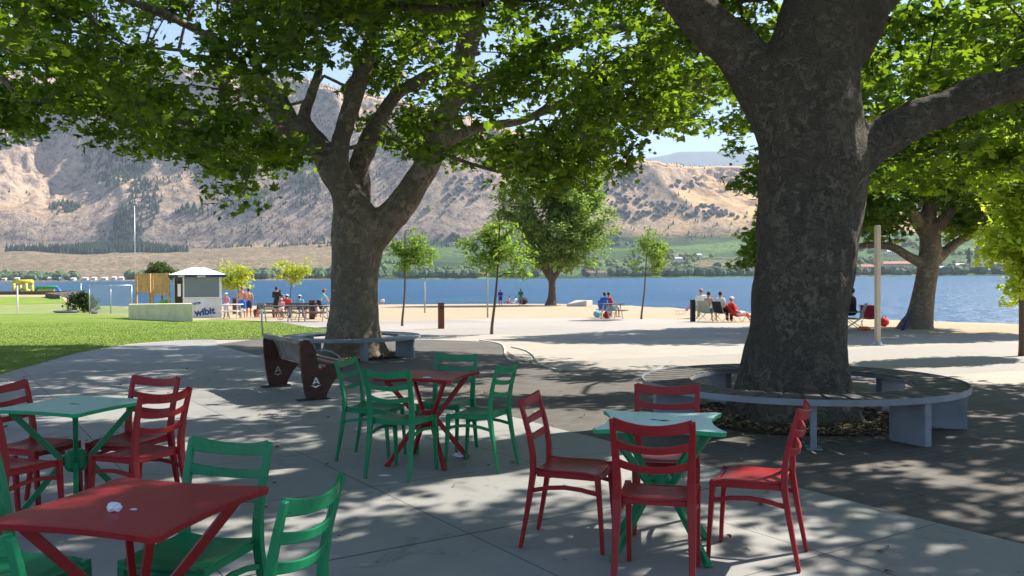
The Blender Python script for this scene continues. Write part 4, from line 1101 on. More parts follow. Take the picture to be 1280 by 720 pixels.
ring_bench((-3.43, 18.75), 1.46, 0.98, [(-12, 0.40, 1.2), (28, 0.36, 1.2), (75, 0.36, 1.2), (115, 0.36, 1.2), (155, 0.36, 1.2), (195, 0.4, 1.2), (-68, 0.4, 1.22), (-114, 0.2, 1.22)], [], 'smaller grey ring bench around the forked plane tree by the lawn', 64, False)

M['bench_red'] = simple('bench_red_slat', (0.42, 0.07, 0.05), 0.6, 0.2, 8, 0.1); M['bench_white'] = simple('bench_white_slat', (0.6, 0.55, 0.55), 0.6, 0.15, 8, 0.1)
# ---------- bench with rust side plates, seen from behind
pR = G(394, 501); pL = G(344, 484)
ax = pL[:2] - pR[:2]; L_ = 1.72; ax /= np.linalg.norm(ax); ang = math.atan2(ax[1], ax[0])     # local x runs right plate -> left plate
prof_scale = 0.88
root = tag(empty('park_bench', (pR[0], pR[1], float(gz(pR[0], pR[1])) + 0.015), ang), 'dark rust red bench with cut out tree emblem and grey back, seen from behind', 'bench')
# local: x along bench, y = -forward (forward to the right/away) ; plate profile in (u forward, z)
prof = [(-0.12, 0), (0.16, 0), (0.19, 0.08), (0.27, 0.2), (0.37, 0.31), (0.42, 0.37), (0.425, 0.42), (0.40, 0.455), (0.20, 0.445), (0.16, 0.40), (0.12, 0.375), (0.075, 0.385), (0.05, 0.42), (0.06, 0.47), (0.035, 0.54), (0.015, 0.63), (-0.03, 0.71), (-0.09, 0.765), (-0.15, 0.775), (-0.20, 0.74), (-0.215, 0.66), (-0.21, 0.5), (-0.185, 0.28), (-0.15, 0.1)]
def plate(x):
    mb = MB(); n = len(prof)
    vs = [(x, -u_ * 0.88, z_) for u_, z_ in prof] + [(x + 0.045, -u_ * 0.88, z_) for u_, z_ in prof]
    mb.add(vs, [tuple(range(n)), tuple(range(2 * n - 1, n - 1, -1))] + [(i, n + i, n + (i + 1) % n, (i + 1) % n) for i in range(n)])
    o = mb.build('side_plate', M['rust'], root)
    e = MB()
    xs_ = x - 0.004
    def tri(pts): 
        k_ = len(pts); e.add([(xs_, -u_, z_) for u_, z_ in pts] + [(xs_ + 0.003, -u_, z_) for u_, z_ in pts], [tuple(range(k_)), tuple(range(2 * k_ - 1, k_ - 1, -1))] + [(i, (i + 1) % k_, k_ + (i + 1) % k_, k_ + i) for i in range(k_)])
    tri([(-0.035, 0.20), (0.005, 0.285), (0.02, 0.285), (-0.012, 0.20)]); tri([(0.005, 0.285), (0.02, 0.285), (0.062, 0.20), (0.042, 0.20)])
    tri([(-0.01, 0.215), (0.03, 0.215), (0.03, 0.228), (-0.01, 0.228)])
    tri([(-0.06, 0.185), (-0.02, 0.165), (0.01, 0.15), (0.04, 0.165), (0.08, 0.185), (0.03, 0.182), (0.01, 0.172), (-0.02, 0.182)])
    e.build('emblem', M['c_sage'] if x > 0.5 else M['white'], o)
for x in (0.0, L_): plate(x)
mb = MB()
for i, (u_, z_) in enumerate(((0.08, 0.392), (0.135, 0.372), (0.19, 0.385), (0.245, 0.408), (0.30, 0.425), (0.355, 0.438), (0.40, 0.446))):
    mb.box((0.022 + L_ / 2, -u_, z_ + 0.018), (L_ - 0.06, 0.046, 0.03), 0, 0 if i % 2 else 1)
mb.build('seat_slats', [M['bench_red'], M['bench_white']], root, bevel=0.004)
# grey back panel wrapping over the top
mb = MB(); pf = [(-0.195, 0.70), (-0.20, 0.745), (-0.175, 0.772), (-0.135, 0.768), (-0.09, 0.735), (-0.045, 0.67), (-0.01, 0.59), (0.015, 0.51), (0.035, 0.44), (0.04, 0.415)]
nseg = 24; vs = []; fs = []
for i in range(nseg + 1):
    x = 0.047 + (L_ - 0.049) * i / nseg
    for (u_, z_) in pf: vs.append((x, -u_ + 0.007 * math.sin(i * 1.9) * math.sin(z_ * 9), z_ + 0.004 * math.sin(i * 0.9)))
k_ = len(pf)
for i in range(nseg):
    for q in range(k_ - 1): fs.append((i * k_ + q, i * k_ + q + 1, (i + 1) * k_ + q + 1, (i + 1) * k_ + q))
mb.add(vs, fs); o = mb.build('back_panel', simple('grey_back_panel', (0.17, 0.165, 0.155), 0.6, 0.45, 4, 0.2), root, smooth=True)
sm = o.modifiers.new('t', 'SOLIDIFY'); sm.thickness = 0.012
mb = MB(); mb.tube([(0.02, -0.02, 0.62), (0.02, -0.10, 0.635), (0.02, -0.22, 0.61), (0.02, -0.33, 0.54), (0.02, -0.39, 0.45)], 0.012, n=8); mb.build('armrest', M['steel'], root, smooth=True)
mb = MB(); mb.tube([(L_, -0.02, 0.62), (L_, -0.10, 0.635), (L_, -0.22, 0.61), (L_, -0.33, 0.54), (L_, -0.39, 0.45)], 0.012, n=8); mb.build('armrest', M['steel'], root, smooth=True)
mb = MB()
for x in (0.02, L_ + 0.02): mb.box((x, 0.02, 0.006), (0.14, 0.42, 0.012))
mb.build('foot_plates', M['black'], root)

# ---------- lamp post and bollards
b0 = G(1097, 431.5); d = b0[1]; top = P(1098, 283, d)[2]
root = tag(empty('lamp_post', b0), 'beige square lamp post on a round foot beside the dark plane trunk', 'post')
mb = MB(); mb.box((0, 0, (top - b0[2]) / 2), (0.115, 0.115, top - b0[2]), 0.25); mb.build('pole', M['lamp_paint'], root, bevel=0.012)
mb = MB(); mb.tube([(0, 0, 0.0), (0, 0, 0.02)], 0.19, n=20); mb.tube([(0, 0, 0.02), (0, 0, 0.09)], [0.11, 0.09], n=16); mb.build('base', M['galv'], root)
mb = MB(); mb.box((0, 0, top - b0[2] + 0.012), (0.10, 0.10, 0.02), 0.25); mb.build('cap', M['galv'], root, bevel=0.005)
def bollard(px, py, h_px, w_px, mt, label, grp=None):
    b0 = G(px, py); d = b0[1]; h = h_px / F * d; w_ = w_px / F * d
    root = tag(empty('bollard', b0, 0.3), label, 'bollard', grp)
    mb = MB(); mb.box((0, 0, h / 2), (w_, w_ * 0.8, h)); mb.build('body', M[mt], root, bevel=0.015)
    mb = MB(); mb.box((0, 0, h + 0.008), (w_ * 1.04, w_ * 0.84, 0.02)); mb.build('cap', M['rust'], root, bevel=0.006)
    mb = MB(); mb.box((0, -w_ * 0.4 - 0.004, h * 0.82), (w_ * 0.6, 0.012, h * 0.09)); mb.build('light_slot', M['black'], root)
    return root
bollard(551.5, 411, 32, 7.2, 'rustred', 'rust red box bollard standing alone on the sunny plaza', 'box bollards along the promenade')
bollard(866, 402, 27, 5.5, 'black', 'black box bollard beside the group in beach chairs', 'box bollards along the promenade')
def pole(name, px, py, top, r_px, mat, label, cat, extra=None):
    b0 = G(px, py); d = b0[1]; h = P(px, top, d)[2] - b0[2]; r_ = r_px / F * d
    root = tag(empty(name, b0), label, cat)
    mb = MB(); mb.tube([(0, 0, -0.1), (0, 0, h)], [r_, r_ * 0.8], n=10); mb.build('pole', mat, root, smooth=True)
    return root, b0, h, r_
pole('tree_stake', 531, 391, 352, 1.0, M['c_sage'], 'thin pale stake standing in the sand behind the rust red bollard', 'stake')
pole('tree_stake', 609.5, 397, 330, 1.1, M['c_sage'], 'thin pale stake just left of the leaning young tree', 'stake')
r_, b0, h, rr = pole('mast', 169.5, 392, 254, 0.5, M['galv'], 'tall thin white mast above the wooden lattice screens', 'mast')
mb = MB(); mb.box((0.05, 0, h), (0.26, 0.14, 0.12)); mb.build('lamp_head', M['galv'], r_, bevel=0.02)
# standing table-like rail behind the lawn bench
b0 = G(327.5, 420); d = b0[1]; zt_ = P(327, 381, d)[2] - b0[2]
root = tag(empty('water_post', b0), 'grey post with a short flat head standing behind the slatted bench', 'post')
mb = MB(); mb.tube([(0.03, 0, 0), (0.0, 0, zt_ * 0.55), (-0.02, 0, zt_)], [0.032, 0.028, 0.03], n=10); mb.build('pole', M['steel'], root, smooth=True)
mb = MB(); mb.box((-0.0, 0, zt_ + 0.01), (0.24, 0.14, 0.05)); mb.build('head', M['steel'], root, bevel=0.012)
# ============================================================ PEOPLE
def body_parts(J, grow_=0.0, which='body'):
    mb = MB()
    def lerp(a, b_, f): return np.array(a) * (1 - f) + np.array(b_) * f
    def limb(a, b_, r0, r1, bulge=0.0):
        pts = [lerp(a, b_, f) for f in (0, 0.3, 0.6, 1)]
        mb.tube(pts, [r0 + grow_, (r0 * 0.75 + r1 * 0.25) * (1 + bulge) + grow_, (r0 * 0.4 + r1 * 0.6) + grow_, r1 + grow_], n=10)
    pel, che, nek, hd = [np.array(J[k]) for k in ('pelvis', 'chest', 'neck', 'head')]
    if which in ('body', 'shirt'):
        up = (nek - pel) / np.linalg.norm(nek - pel)
        for f, rx, ry in ((0.0, 0.155, 0.115), (0.22, 0.142, 0.105), (0.42, 0.145, 0.108), (0.62, 0.165, 0.118), (0.8, 0.168, 0.112)):
            c = lerp(pel, che, f / 0.62) if f < 0.62 else lerp(che, nek, (f - 0.62) / 0.38)
            mb.ell(c, (rx + grow_, ry + grow_, 0.125 + grow_ * 0.5))
        for s in 'lr':
            limb(J['sh_' + s], J['el_' + s], 0.056, 0.042)
            mb.tube([lerp(nek, pel, 0.08), J['sh_' + s]], [0.06 + grow_, 0.055 + grow_], n=10)
            mb.ell(J['sh_' + s], 0.062 + grow_)
    if which in ('body', 'shorts', 'trousers'):
        mb.ell(pel, (0.165 + grow_, 0.125 + grow_, 0.115 + grow_ * 0.5))
        for s in 'lr':
            hip, kn, an = [np.array(J[k + s]) for k in ('hip_', 'kn_', 'an_')]
            e_ = kn if which != 'shorts' else lerp(hip, kn, 0.82)
            limb(hip, e_, 0.092, 0.062 if which != 'shorts' else 0.085)
            if which != 'shorts': limb(kn, an, 0.058, 0.038 if which == 'body' else 0.055, 0.12)
    if which == 'body':
        mb.tube([nek - (nek - che) * 0.15, hd - np.array([0, 0, 0.03])], [0.062, 0.052], n=10)
        mb.ell(hd, (0.076, 0.094, 0.115), 18, 12)
        fw = np.array(J.get('face', (0, 1, 0))); fw = fw / np.linalg.norm(fw); sd_ = np.cross(fw, (0, 0, 1))
        mb.tube([hd + fw * 0.085 + np.array([0, 0, 0.015]), hd + fw * 0.112 + np.array([0, 0, -0.022])], [0.010, 0.016], n=8)
        mb.ell(hd + fw * 0.055 + np.array([0, 0, -0.085]), (0.035, 0.035, 0.03))
        for s in (-1, 1): mb.ell(hd + sd_ * 0.078 * s + np.array([0, 0, -0.005]), (0.014, 0.02, 0.03))
        for s in 'lr':
            limb(J['el_' + s], J['wr_' + s], 0.042, 0.027)
            an = np.array(J['an_' + s]); ff = np.array(J.get('foot', (0, 1, 0))); 
            mb.tube([an + np.array([0, 0, -0.01]) - ff * 0.03, an + ff * 0.08 + np.array([0, 0, -0.03]), an + ff * 0.19 + np.array([0, 0, -0.045])], [0.042, 0.038, 0.025], n=8)
            wr = np.array(J['wr_' + s]); hdv = wr - np.array(J['el_' + s]); hdv /= np.linalg.norm(hdv)
            mb.tube([wr, wr + hdv * 0.09], [0.028, 0.036], n=8)
    return mb
def hand_fingers(mb, J):
    for s in 'lr':
        wr = np.array(J['wr_' + s]); h = wr - np.array(J['el_' + s]); h /= np.linalg.norm(h)
        sdv = np.cross(h, (0, 0, 1.0)) if abs(h[2]) < 0.9 else np.array([0, 1.0, 0]); sdv /= np.linalg.norm(sdv); bn = np.cross(h, sdv)
        for i, l_ in enumerate((0.07, 0.08, 0.075, 0.06)):
            p = wr + h * 0.09 + sdv * (i - 1.5) * 0.019
            mb.tube([p - h * 0.02, p + h * l_ * 0.55 + bn * 0.008, p + h * l_ + bn * 0.025], [0.009, 0.009, 0.007], n=6)
        p = wr + h * 0.03 + sdv * 0.032
        mb.tube([p, p + h * 0.035 + sdv * 0.02, p + h * 0.065 + sdv * 0.022 + bn * 0.01], [0.011, 0.010, 0.008], n=6)
def stand(**k):
    J = dict(pelvis=(0, 0, .95), chest=(0, 0, 1.25), neck=(0, -.01, 1.46), head=(0, .01, 1.63), sh_l=(-.185, 0, 1.405), sh_r=(.185, 0, 1.405), el_l=(-.25, -.03, 1.14), el_r=(.25, -.03, 1.14),
             wr_l=(-.26, .06, .90), wr_r=(.26, .06, .90), hip_l=(-.088, 0, .90), hip_r=(.088, 0, .90), kn_l=(-.11, .03, .49), kn_r=(.11, .03, .49), an_l=(-.12, 0, .08), an_r=(.12, 0, .08))
    J.update(k); return J
def sit(h=0.42, lean=-0.12, **k):
    J = dict(pelvis=(0, 0, h + .12), chest=(0, lean * .5, h + .42), neck=(0, lean, h + .62), head=(0, lean + .03, h + .80), sh_l=(-.185, lean, h + .57), sh_r=(.185, lean, h + .57), el_l=(-.25, lean + .08, h + .32), el_r=(.25, lean + .08, h + .32),
             wr_l=(-.16, lean + .32, h + .24), wr_r=(.16, lean + .32, h + .24), hip_l=(-.09, 0.03, h + .09), hip_r=(.09, 0.03, h + .09), kn_l=(-.12, .44, h + .10), kn_r=(.12, .44, h + .10), an_l=(-.12, .46, .08), an_r=(.12, .46, .08))
    J.update(k); return J
def person(px, py, H, yaw, J, label, skin='skin', shirt=None, legs=('shorts', 'c_navy'), hair='hair', hat=None, group=None, at=None, z_off=0.0):
    b0 = G(px, py) if at is None else np.array(at, float)
    sc_ = H / 1.75
    root = empty('person', (b0[0], b0[1], b0[2] + z_off), R(yaw)); tag(root, label, 'person', group)
    root.scale = (sc_,) * 3
    mb = body_parts(J); o = mb.build('body', M[skin], root, smooth=True); remesh(o, 0.019, 3)
    f = MB(); hand_fingers(f, J)
    # join fingers into the body mesh
    me = o.data; V = [tuple(v.co) for v in me.vertices]; Fc = [tuple(p.vertices) for p in me.polygons]
    b2 = MB(); b2.add(V, Fc); b2.add(f.v, f.f); bpy.data.objects.remove(o); o = b2.build('body', M[skin], root, smooth=True)
    if shirt:
        m2 = body_parts(J, 0.014, 'shirt'); c = m2.build('shirt', M[shirt], root, smooth=True); remesh(c, 0.022, 3)
    if legs:
        m2 = body_parts(J, 0.018, legs[0]); c = m2.build(legs[0], M[legs[1]], root, smooth=True); remesh(c, 0.022, 3)
    hd = np.array(J['head']); fw = np.array(J.get('face', (0, 1, 0)), float)
    mb = MB(); mb.ell(hd - fw * 0.018 + np.array([0, 0, 0.025]), (0.086, 0.098, 0.108), 18, 12)
    if hair: mb.build('hair', M[hair], root, smooth=True)
    mb = MB(); sd_ = np.cross(fw, (0, 0, 1))
    for s in (-1, 1): mb.ell(hd + fw * 0.088 + sd_ * 0.03 * s + np.array([0, 0, 0.012]), 0.009, 8, 6)
    mb.build('eyes', M['black'], root)
    if hat:
        mb = MB(); mb.ell(hd + np.array([0, 0, 0.055]), (0.096, 0.108, 0.085), 18, 10); mb.tube([hd + np.array([0, 0, 0.058]) + fw * 0.02, hd + np.array([0, 0, 0.068]) + fw * 0.02], [0.15, 0.13], n=18)
        mb.build('hat', M[hat], root, smooth=True)
    return root, b0
# promenade group on the left
person(303, 398, 1.80, 8, stand(el_l=(-.27, .02, 1.15), wr_l=(-.22, .20, .98), el_r=(.27, .02, 1.15), wr_r=(.20, .22, 1.0), face=(0.1, 1, 0)), 'bare backed man in bright blue swim shorts standing on the promenade', 'skin_red', None, ('shorts', 'c_blue'), 'hair_light')
b0 = G(310, 397); person(311, 396.5, 1.72, 20, stand(kn_l=(-.10, .10, .49), an_l=(-.11, -.05, .09)), 'person in blue shorts half hidden just right of the bare backed man', 'skin_red', None, ('shorts', 'c_navy'), 'hair')
person(283, 397, 1.45, 160, stand(el_r=(.28, .05, 1.15), wr_r=(.12, .2, 1.2)), 'girl in pink top and white shorts beside the white rail near the booth', 'skin', 'c_pink', ('shorts', 'c_white'), 'hair_light', 'c_white')
person(346, 398, 1.78, -15, stand(el_l=(-.26, .05, 1.15), wr_l=(-.20, .26, 1.05), el_r=(.26, .1, 1.2), wr_r=(.08, .28, 1.2)), 'man in black t-shirt standing by the benches with a toddler', 'skin', 'c_black', ('shorts', 'c_black'), 'hair')
person(352, 399, 1.12, 20, stand(), 'small child in pale pink shirt beside the man in black', 'skin', 'c_pink', ('shorts', 'c_white'), 'hair_light', 'c_white')
person(350.5, 395, 1.62, 10, stand(), 'person in grey t-shirt just behind the man in black', 'skin', 'c_grey', ('trousers', 'c_grey'), 'hair')
person(359, 395, 1.7, 10, sit(0.46), 'seated person in red shirt and white cap on the promenade bench', 'skin', 'c_red', ('shorts', 'c_navy'), 'hair', 'c_white')
person(375, 396, 1.7, 5, sit(0.42), 'seated person in light blue shirt and red and white cap', 'skin', 'c_lblue', ('shorts', 'c_navy'), 'hair', 'c_white')
yb = 14
rider, rb = person(399, 399, 1.68, -64, dict(pelvis=(0, 0, .98), chest=(0, .12, 1.25), neck=(0, .22, 1.42), head=(0, .30, 1.56), sh_l=(-.17, .2, 1.37), sh_r=(.17, .2, 1.37), el_l=(-.22, .38, 1.2), el_r=(.22, .38, 1.2), wr_l=(-.22, .52, 1.04), wr_r=(.22, .52, 1.04),
    hip_l=(-.09, 0, .93), hip_r=(.09, 0, .93), kn_l=(-.10, .24, .60), kn_r=(.10, .12, .50), an_l=(-.10, .08, .36), an_r=(.10, .04, .16)), 'boy on a bicycle in blue and white shirt and brown cap', 'skin', 'c_lblue', ('shorts', 'c_black'), 'hair', 'hair_light')
# beach people
person(625.5, 381.6, 1.7, 0, stand(), 'person in purple top standing at the water edge', 'skin', 'c_purple', ('shorts', 'c_purple'), 'hair_light', None)
person(651, 381.6, 1.75, 0, stand(), 'person in green shirt standing at the water near the lone tree', 'skin', 'c_green', ('shorts', 'c_grey'), 'hair')
person(478, 381.0, 1.6, 180, sit(0.1, -0.1, kn_l=(-.12, .3, .38), kn_r=(.12, .3, .38), an_l=(-.12, .5, .08), an_r=(.12, .5, .08)), 'dark haired person sitting on the sand right of the forked trunk', 'skin', 'c_white', ('shorts', 'c_black'), 'hair')
person(635.5, 379.8, 1.6, 80, sit(0.08, -0.14, kn_l=(-.12, .3, .38), kn_r=(.12, .3, .38), an_l=(-.12, .5, .08), an_r=(.12, .5, .08)), 'tanned person sitting on the sand between the two standing people', 'skin_red', None, ('shorts', 'c_maroon'), 'hair')
person(642.5, 380.0, 1.6, 60, sit(0.08, -0.3, kn_l=(-.12, .35, .2), kn_r=(.12, .35, .25), an_l=(-.12, .75, .08), an_r=(.12, .7, .08)), 'person in white lounging low on the sand beside dark bags', 'skin', 'c_white', ('shorts', 'c_white'), 'hair')
# pair in camp chairs, centre right
def camp_chair(px, py, yaw, fab, label, at=None, scale=1.0, grp='folding beach chairs'):
    b0 = G(px, py) if at is None else np.array(at, float)
    root = tag(empty('camp_chair', b0, R(yaw)), label, 'beach chair', grp); root.scale = (scale,) * 3
    mb = MB()
    def sheet(p, q, r_, s_, sag=0.04, th=0.012):
        n = 6; vs = []; fs = []
        for i in range(n + 1):
            for j in range(n + 1):
                f, g = i / n, j / n
                P_ = (np.array(p) * (1 - f) + np.array(q) * f) * (1 - g) + (np.array(s_) * (1 - f) + np.array(r_) * f) * g
                nn = np.cross(np.array(q, float) - p, np.array(s_, float) - p); nn /= np.linalg.norm(nn)
                vs.append(P_ - nn * sag * math.sin(math.pi * f) * math.sin(math.pi * g))
        k0 = len(vs); vs += [v - nn * th for v in vs]
        for i in range(n):
            for j in range(n):
                a = i * (n + 1) + j; fs.append((a, a + n + 1, a + n + 2, a + 1)); fs.append((k0 + a, k0 + a + 1, k0 + a + n + 2, k0 + a + n + 1))
        for i in range(n):
            for a, c in ((i, i + 1), ((i + 1) * (n + 1) - 1 + 0, (i + 2) * (n + 1) - 1), (n * (n + 1) + i, n * (n + 1) + i + 1), (i * (n + 1), (i + 1) * (n + 1))): fs.append((a, c, k0 + c, k0 + a))
        return MB().add(vs, fs)
    sheet((-.27, -.22, .40), (.27, -.22, .40), (.27, .25, .44), (-.27, .25, .44)).build('seat', M[fab], root, smooth=True)
    sheet((-.27, -.24, .42), (.27, -.24, .42), (.27, -.42, .92), (-.27, -.42, .92), -0.03).build('backrest', M[fab], root, smooth=True)
    for s in (-1, 1):
        mb = MB(); mb.tube([(s * .29, -.44, .95), (s * .29, -.25, .42), (s * .29, .28, .02)], 0.013, n=6); mb.build('leg', M['galv'], root)
        mb = MB(); mb.tube([(s * .285, .26, .62), (s * .285, .26, .42), (s * .285, -.34, .02)], 0.013, n=6); mb.build('leg', M['galv'], root)
        mb = MB(); mb.box((s * .29, -.05, .635), (.06, .60, .025)); mb.build('armrest', M[fab], root, bevel=0.006)
    return root, b0
def seated_in(px, py, yaw, fab, clabel, plabel, shirt, legs, hair='hair', hat=None, skin='skin', lean=-0.14, H=1.72):
    r_, b_ = camp_chair(px, py, yaw, fab, clabel)
    person(px, py, H, yaw, sit(0.46, lean), plabel, skin, shirt, legs, hair, hat, at=b_)
seated_in(757, 397, -30, 'c_blue', 'blue folding chair of the left seated beachgoer by the small young tree', 'seated person in blue shirt beside the person in red', 'c_blue', ('trousers', 'c_sage'))
seated_in(763.5, 397, -60, 'c_grey', 'grey folding chair of the seated beachgoer in red', 'seated person in red shirt beside the person in blue', 'c_red', ('shorts', 'c_lblue'))
# right group by the black bollard
seated_in(875, 398, 10, 'c_sage', 'sage folding chair just right of the black bollard', 'person with a light hat sitting right of the black bollard', 'c_white', ('trousers', 'c_sage'), 'hair_light', 'c_pink', H=1.9)
seated_in(885, 402, -50, 'c_sage', 'pale green folding chair of the person in turquoise shorts', 'bare shouldered person in turquoise shorts leaning forward in a chair', None, ('shorts', 'c_teal'), lean=0.05, skin='skin')
seated_in(903, 402.5, -55, 'blackfab', 'black folding chair between the turquoise shorts and the red lounger', 'person in white shirt sitting in the black folding chair', 'c_white', ('trousers', 'c_black'))
def lounger(px, py, yaw, fab, label, sc_=1.0):
    b0 = G(px, py); root = tag(empty('lounge_chair', b0, R(yaw)), label, 'beach chair', 'folding beach chairs'); root.scale = (sc_,) * 3
    mb = MB(); mb.box((0, .3, .28), (.56, .75, .03)); mb.build('seat', M[fab], root, bevel=0.01)
    mb = MB(); mb.add([(-.28, -.08, .28), (.28, -.08, .28), (.28, -.52, .72), (-.28, -.52, .72), (-.28, -.105, .26), (.28, -.105, .26), (.28, -.545, .70), (-.28, -.545, .70)], [(0, 1, 2, 3), (7, 6, 5, 4), (0, 4, 5, 1), (1, 5, 6, 2), (2, 6, 7, 3), (3, 7, 4, 0)]); mb.build('backrest', M[fab], root, bevel=0.008)
    for s in (-1, 1):
        for y0_, y1_ in ((.62, .45), (-.1, .1)):
            mb = MB(); mb.tube([(s * .27, y0_, .28), (s * .27, y1_, .0)], 0.014, n=6); mb.build('leg', M['galv'], root)
    return root, b0
_, bb = lounger(921, 402.5, -75, 'c_red', 'low red lounge chair with a person lying back, against the dark trunk')
person(921, 402, 1.7, -75, sit(0.24, -0.30, kn_l=(-.12, .42, .45), kn_r=(.12, .42, .42), an_l=(-.12, .72, .12), an_r=(.12, .72, .12)), 'person with a pale hat lying back in the low red lounge chair', 'skin', 'c_red', ('shorts', 'c_white'), 'hair_light', 'c_white', at=bb)
lounger(856, 393, 100, 'c_pink', 'small empty pink beach chair left of the black bollard', 0.8)
# right: dark figure and red chair
_, bb = camp_chair(1066, 413, 60, 'c_grey', 'grey folding chair of the person all in black beside the dark trunk')
person(1066, 413, 1.80, 60, sit(0.50, 0.02), 'person dressed all in black sitting just right of the dark trunk', 'skin', 'c_black', ('trousers', 'c_black'), 'hair', None, at=bb)
camp_chair(1087, 411, 170, 'c_maroon', 'empty dark red folding chair left of the beige lamp post', scale=0.9)
def bag(px, py, size, mat, label, name='beach_bag', cat='bag', seed=1, rz=0.3):
    b0 = G(px, py); mb = MB(); mb.ell((0, 0, size[2] * 0.48), (size[0] / 2, size[1] / 2, size[2] / 2), 14, 10)
    rg = np.random.default_rng(seed); mb.v = [tuple(np.array(v) * (1 + 0.12 * (rg.random() - 0.5))) for v in mb.v]
    mb.v = [(x, y, max(z, 0)) for x, y, z in mb.v]
    root = tag(empty(name, b0, rz), label, cat)
    mb.build('body', M[mat], root, smooth=True)
    if cat == 'bag':
        mb = MB(); mb.tube([(-size[0] * .25, 0, size[2] * .8), (-size[0] * .15, 0, size[2] * 1.2), (size[0] * .15, 0, size[2] * 1.2), (size[0] * .25, 0, size[2] * .8)], 0.012, n=6); mb.build('handle', M[mat], root, smooth=True)
    return root
bag(1105, 408, (0.42, 0.3, 0.34), 'c_red', 'round red bag right of the beige lamp post')
bag(1080, 413, (0.5, 0.35, 0.14), 'c_orange', 'orange towel heap on the ground under the dark red chair', 'towel_heap', 'towel')
bag(758.5, 398, (0.42, 0.35, 0.36), 'c_red', 'bright red bag under the seated beach pair')
bag(654, 380.5, (1.2, 0.8, 0.8), 'c_black', 'dark pile of bags under the person in green shirt', seed=4)
bag(747, 396.5, (0.5, 0.3, 0.35), 'c_lblue', 'pale blue bag left of the seated beach pair', seed=6)
# towel leaning on the tree by the water
b0 = G(1134, 413)
root = empty('beach_towel', b0, 0.0); d = b0[1]
mb = MB(); nn = 10; vs = []; fs = []
for i in range(nn + 1):
    f = i / nn
    pa = P(1129 + 12 * f, 413 - 24 * f, d - 0.75 + 0.25 * f)
    for s in (-1, 1): vs.append(tuple(pa - b0 + np.array([0.10 * s * (1 - 0.5 * f), 0.10 * s, 0.02 * math.sin(i * 2.0)])))
for i in range(nn): fs.append((2 * i, 2 * i + 1, 2 * i + 3, 2 * i + 2))
mb.add(vs, fs); o = mb.build('cloth', M['c_navyblue'], root, smooth=True); sm = o.modifiers.new('t', 'SOLIDIFY'); sm.thickness = 0.03
tag(root, 'dark blue towel leaning against the plane tree at the sand', 'towel')

# ============================================================ BOOTH, SCREENS, FENCE, WALL
def local(root_, o): o.parent = root_
# booth with white hip roof
bL = G(236, 397.5); d = bL[1]; k = d / F
wB, hB, dB = 56 * k, 52 * k, 2.1
c0 = P(248, 396.5, d + dB / 2); rz = R(19)
root = tag(empty('rental_booth', (c0[0], c0[1], float(gz(c0[0], c0[1]))), rz), 'pale grey rental booth with white hipped roof and blue lettering', 'booth')
M['booth'] = simple('booth_panel', (0.60, 0.65, 0.68), 0.6, 0.08, 3)
mb = MB()
mb.box((wB * 0.09, -dB / 2, hB * 0.24), (wB * 0.82, 0.05, hB * 0.48)); mb.build('front_counter', M['booth'], root, bevel=0.01)
mb = MB(); mb.box((0, dB / 2, hB / 2), (wB, 0.05, hB)); mb.build('rear_wall', M['booth'], root)
mb = MB(); mb.box((wB / 2, 0, hB / 2), (0.05, dB - 0.06, hB)); mb.build('side_wall', M['booth'], root)
mb = MB(); mb.box((-wB / 2, 0.2, hB / 2), (0.05, dB - 0.5, hB)); mb.build('side_wall', M['booth'], root)
gm, gt, gb_ = newmat('booth_glass'); gb_.inputs['Base Color'].default_value = (0.25, 0.32, 0.36, 1); gb_.inputs['Roughness'].default_value = 0.06; gb_.inputs['Alpha'].default_value = 0.5
mb = MB(); mb.box((wB * 0.09, -dB / 2, hB * 0.74), (wB * 0.80, 0.02, hB * 0.50)); w_ = mb.build('window', gm, root)
mb = MB()
for x in (-wB * 0.30, wB * 0.47): mb.box((0.0 + x, -dB / 2 - 0.002, hB * 0.74), (0.08, 0.06, hB * 0.52))
mb.box((wB * 0.09, -dB / 2 - 0.003, hB * 0.495), (wB * 0.84, 0.12, 0.06)); mb.build('frame', M['white'], w_, bevel=0.005)
mb = MB(); mb.box((-wB * 0.40, -dB / 2 + 0.05, hB * 0.45), (wB * 0.16, 0.05, hB * 0.9)); dr = mb.build('door', M['black'], root, bevel=0.01)
mb = MB(); mb.box((-wB * 0.39, -dB / 2 + 0.012, hB * 0.68), (wB * 0.07, 0.02, hB * 0.3)); mb.build('poster', M['white'], dr)
mb = MB(); ov = 0.28; zr = hB + 0.12; hr = 9.5 * k
X0, Y0 = wB / 2 + ov, dB / 2 + ov
mb.add([(-X0, -Y0, zr), (X0, -Y0, zr), (X0, Y0, zr), (-X0, Y0, zr), (-0.35, 0, zr + hr), (0.35, 0, zr + hr)], [(0, 1, 5, 4), (1, 2, 5), (2, 3, 4, 5), (3, 0, 4), (3, 2, 1, 0)]); mb.build('roof', M['white'], root)
mb = MB(); mb.box((0, -Y0 + 0.02, hB + 0.04), (2 * X0, 0.05, 0.14)); mb.box((0, Y0 - 0.02, hB + 0.04), (2 * X0, 0.05, 0.17)); mb.box((X0 - 0.02, 0, hB + 0.04), (0.05, 2 * Y0 - 0.1, 0.168)); mb.box((-X0 + 0.02, 0, hB + 0.04), (0.05, 2 * Y0 - 0.1, 0.168)); fa = mb.build('fascia', M['c_navy'], root)
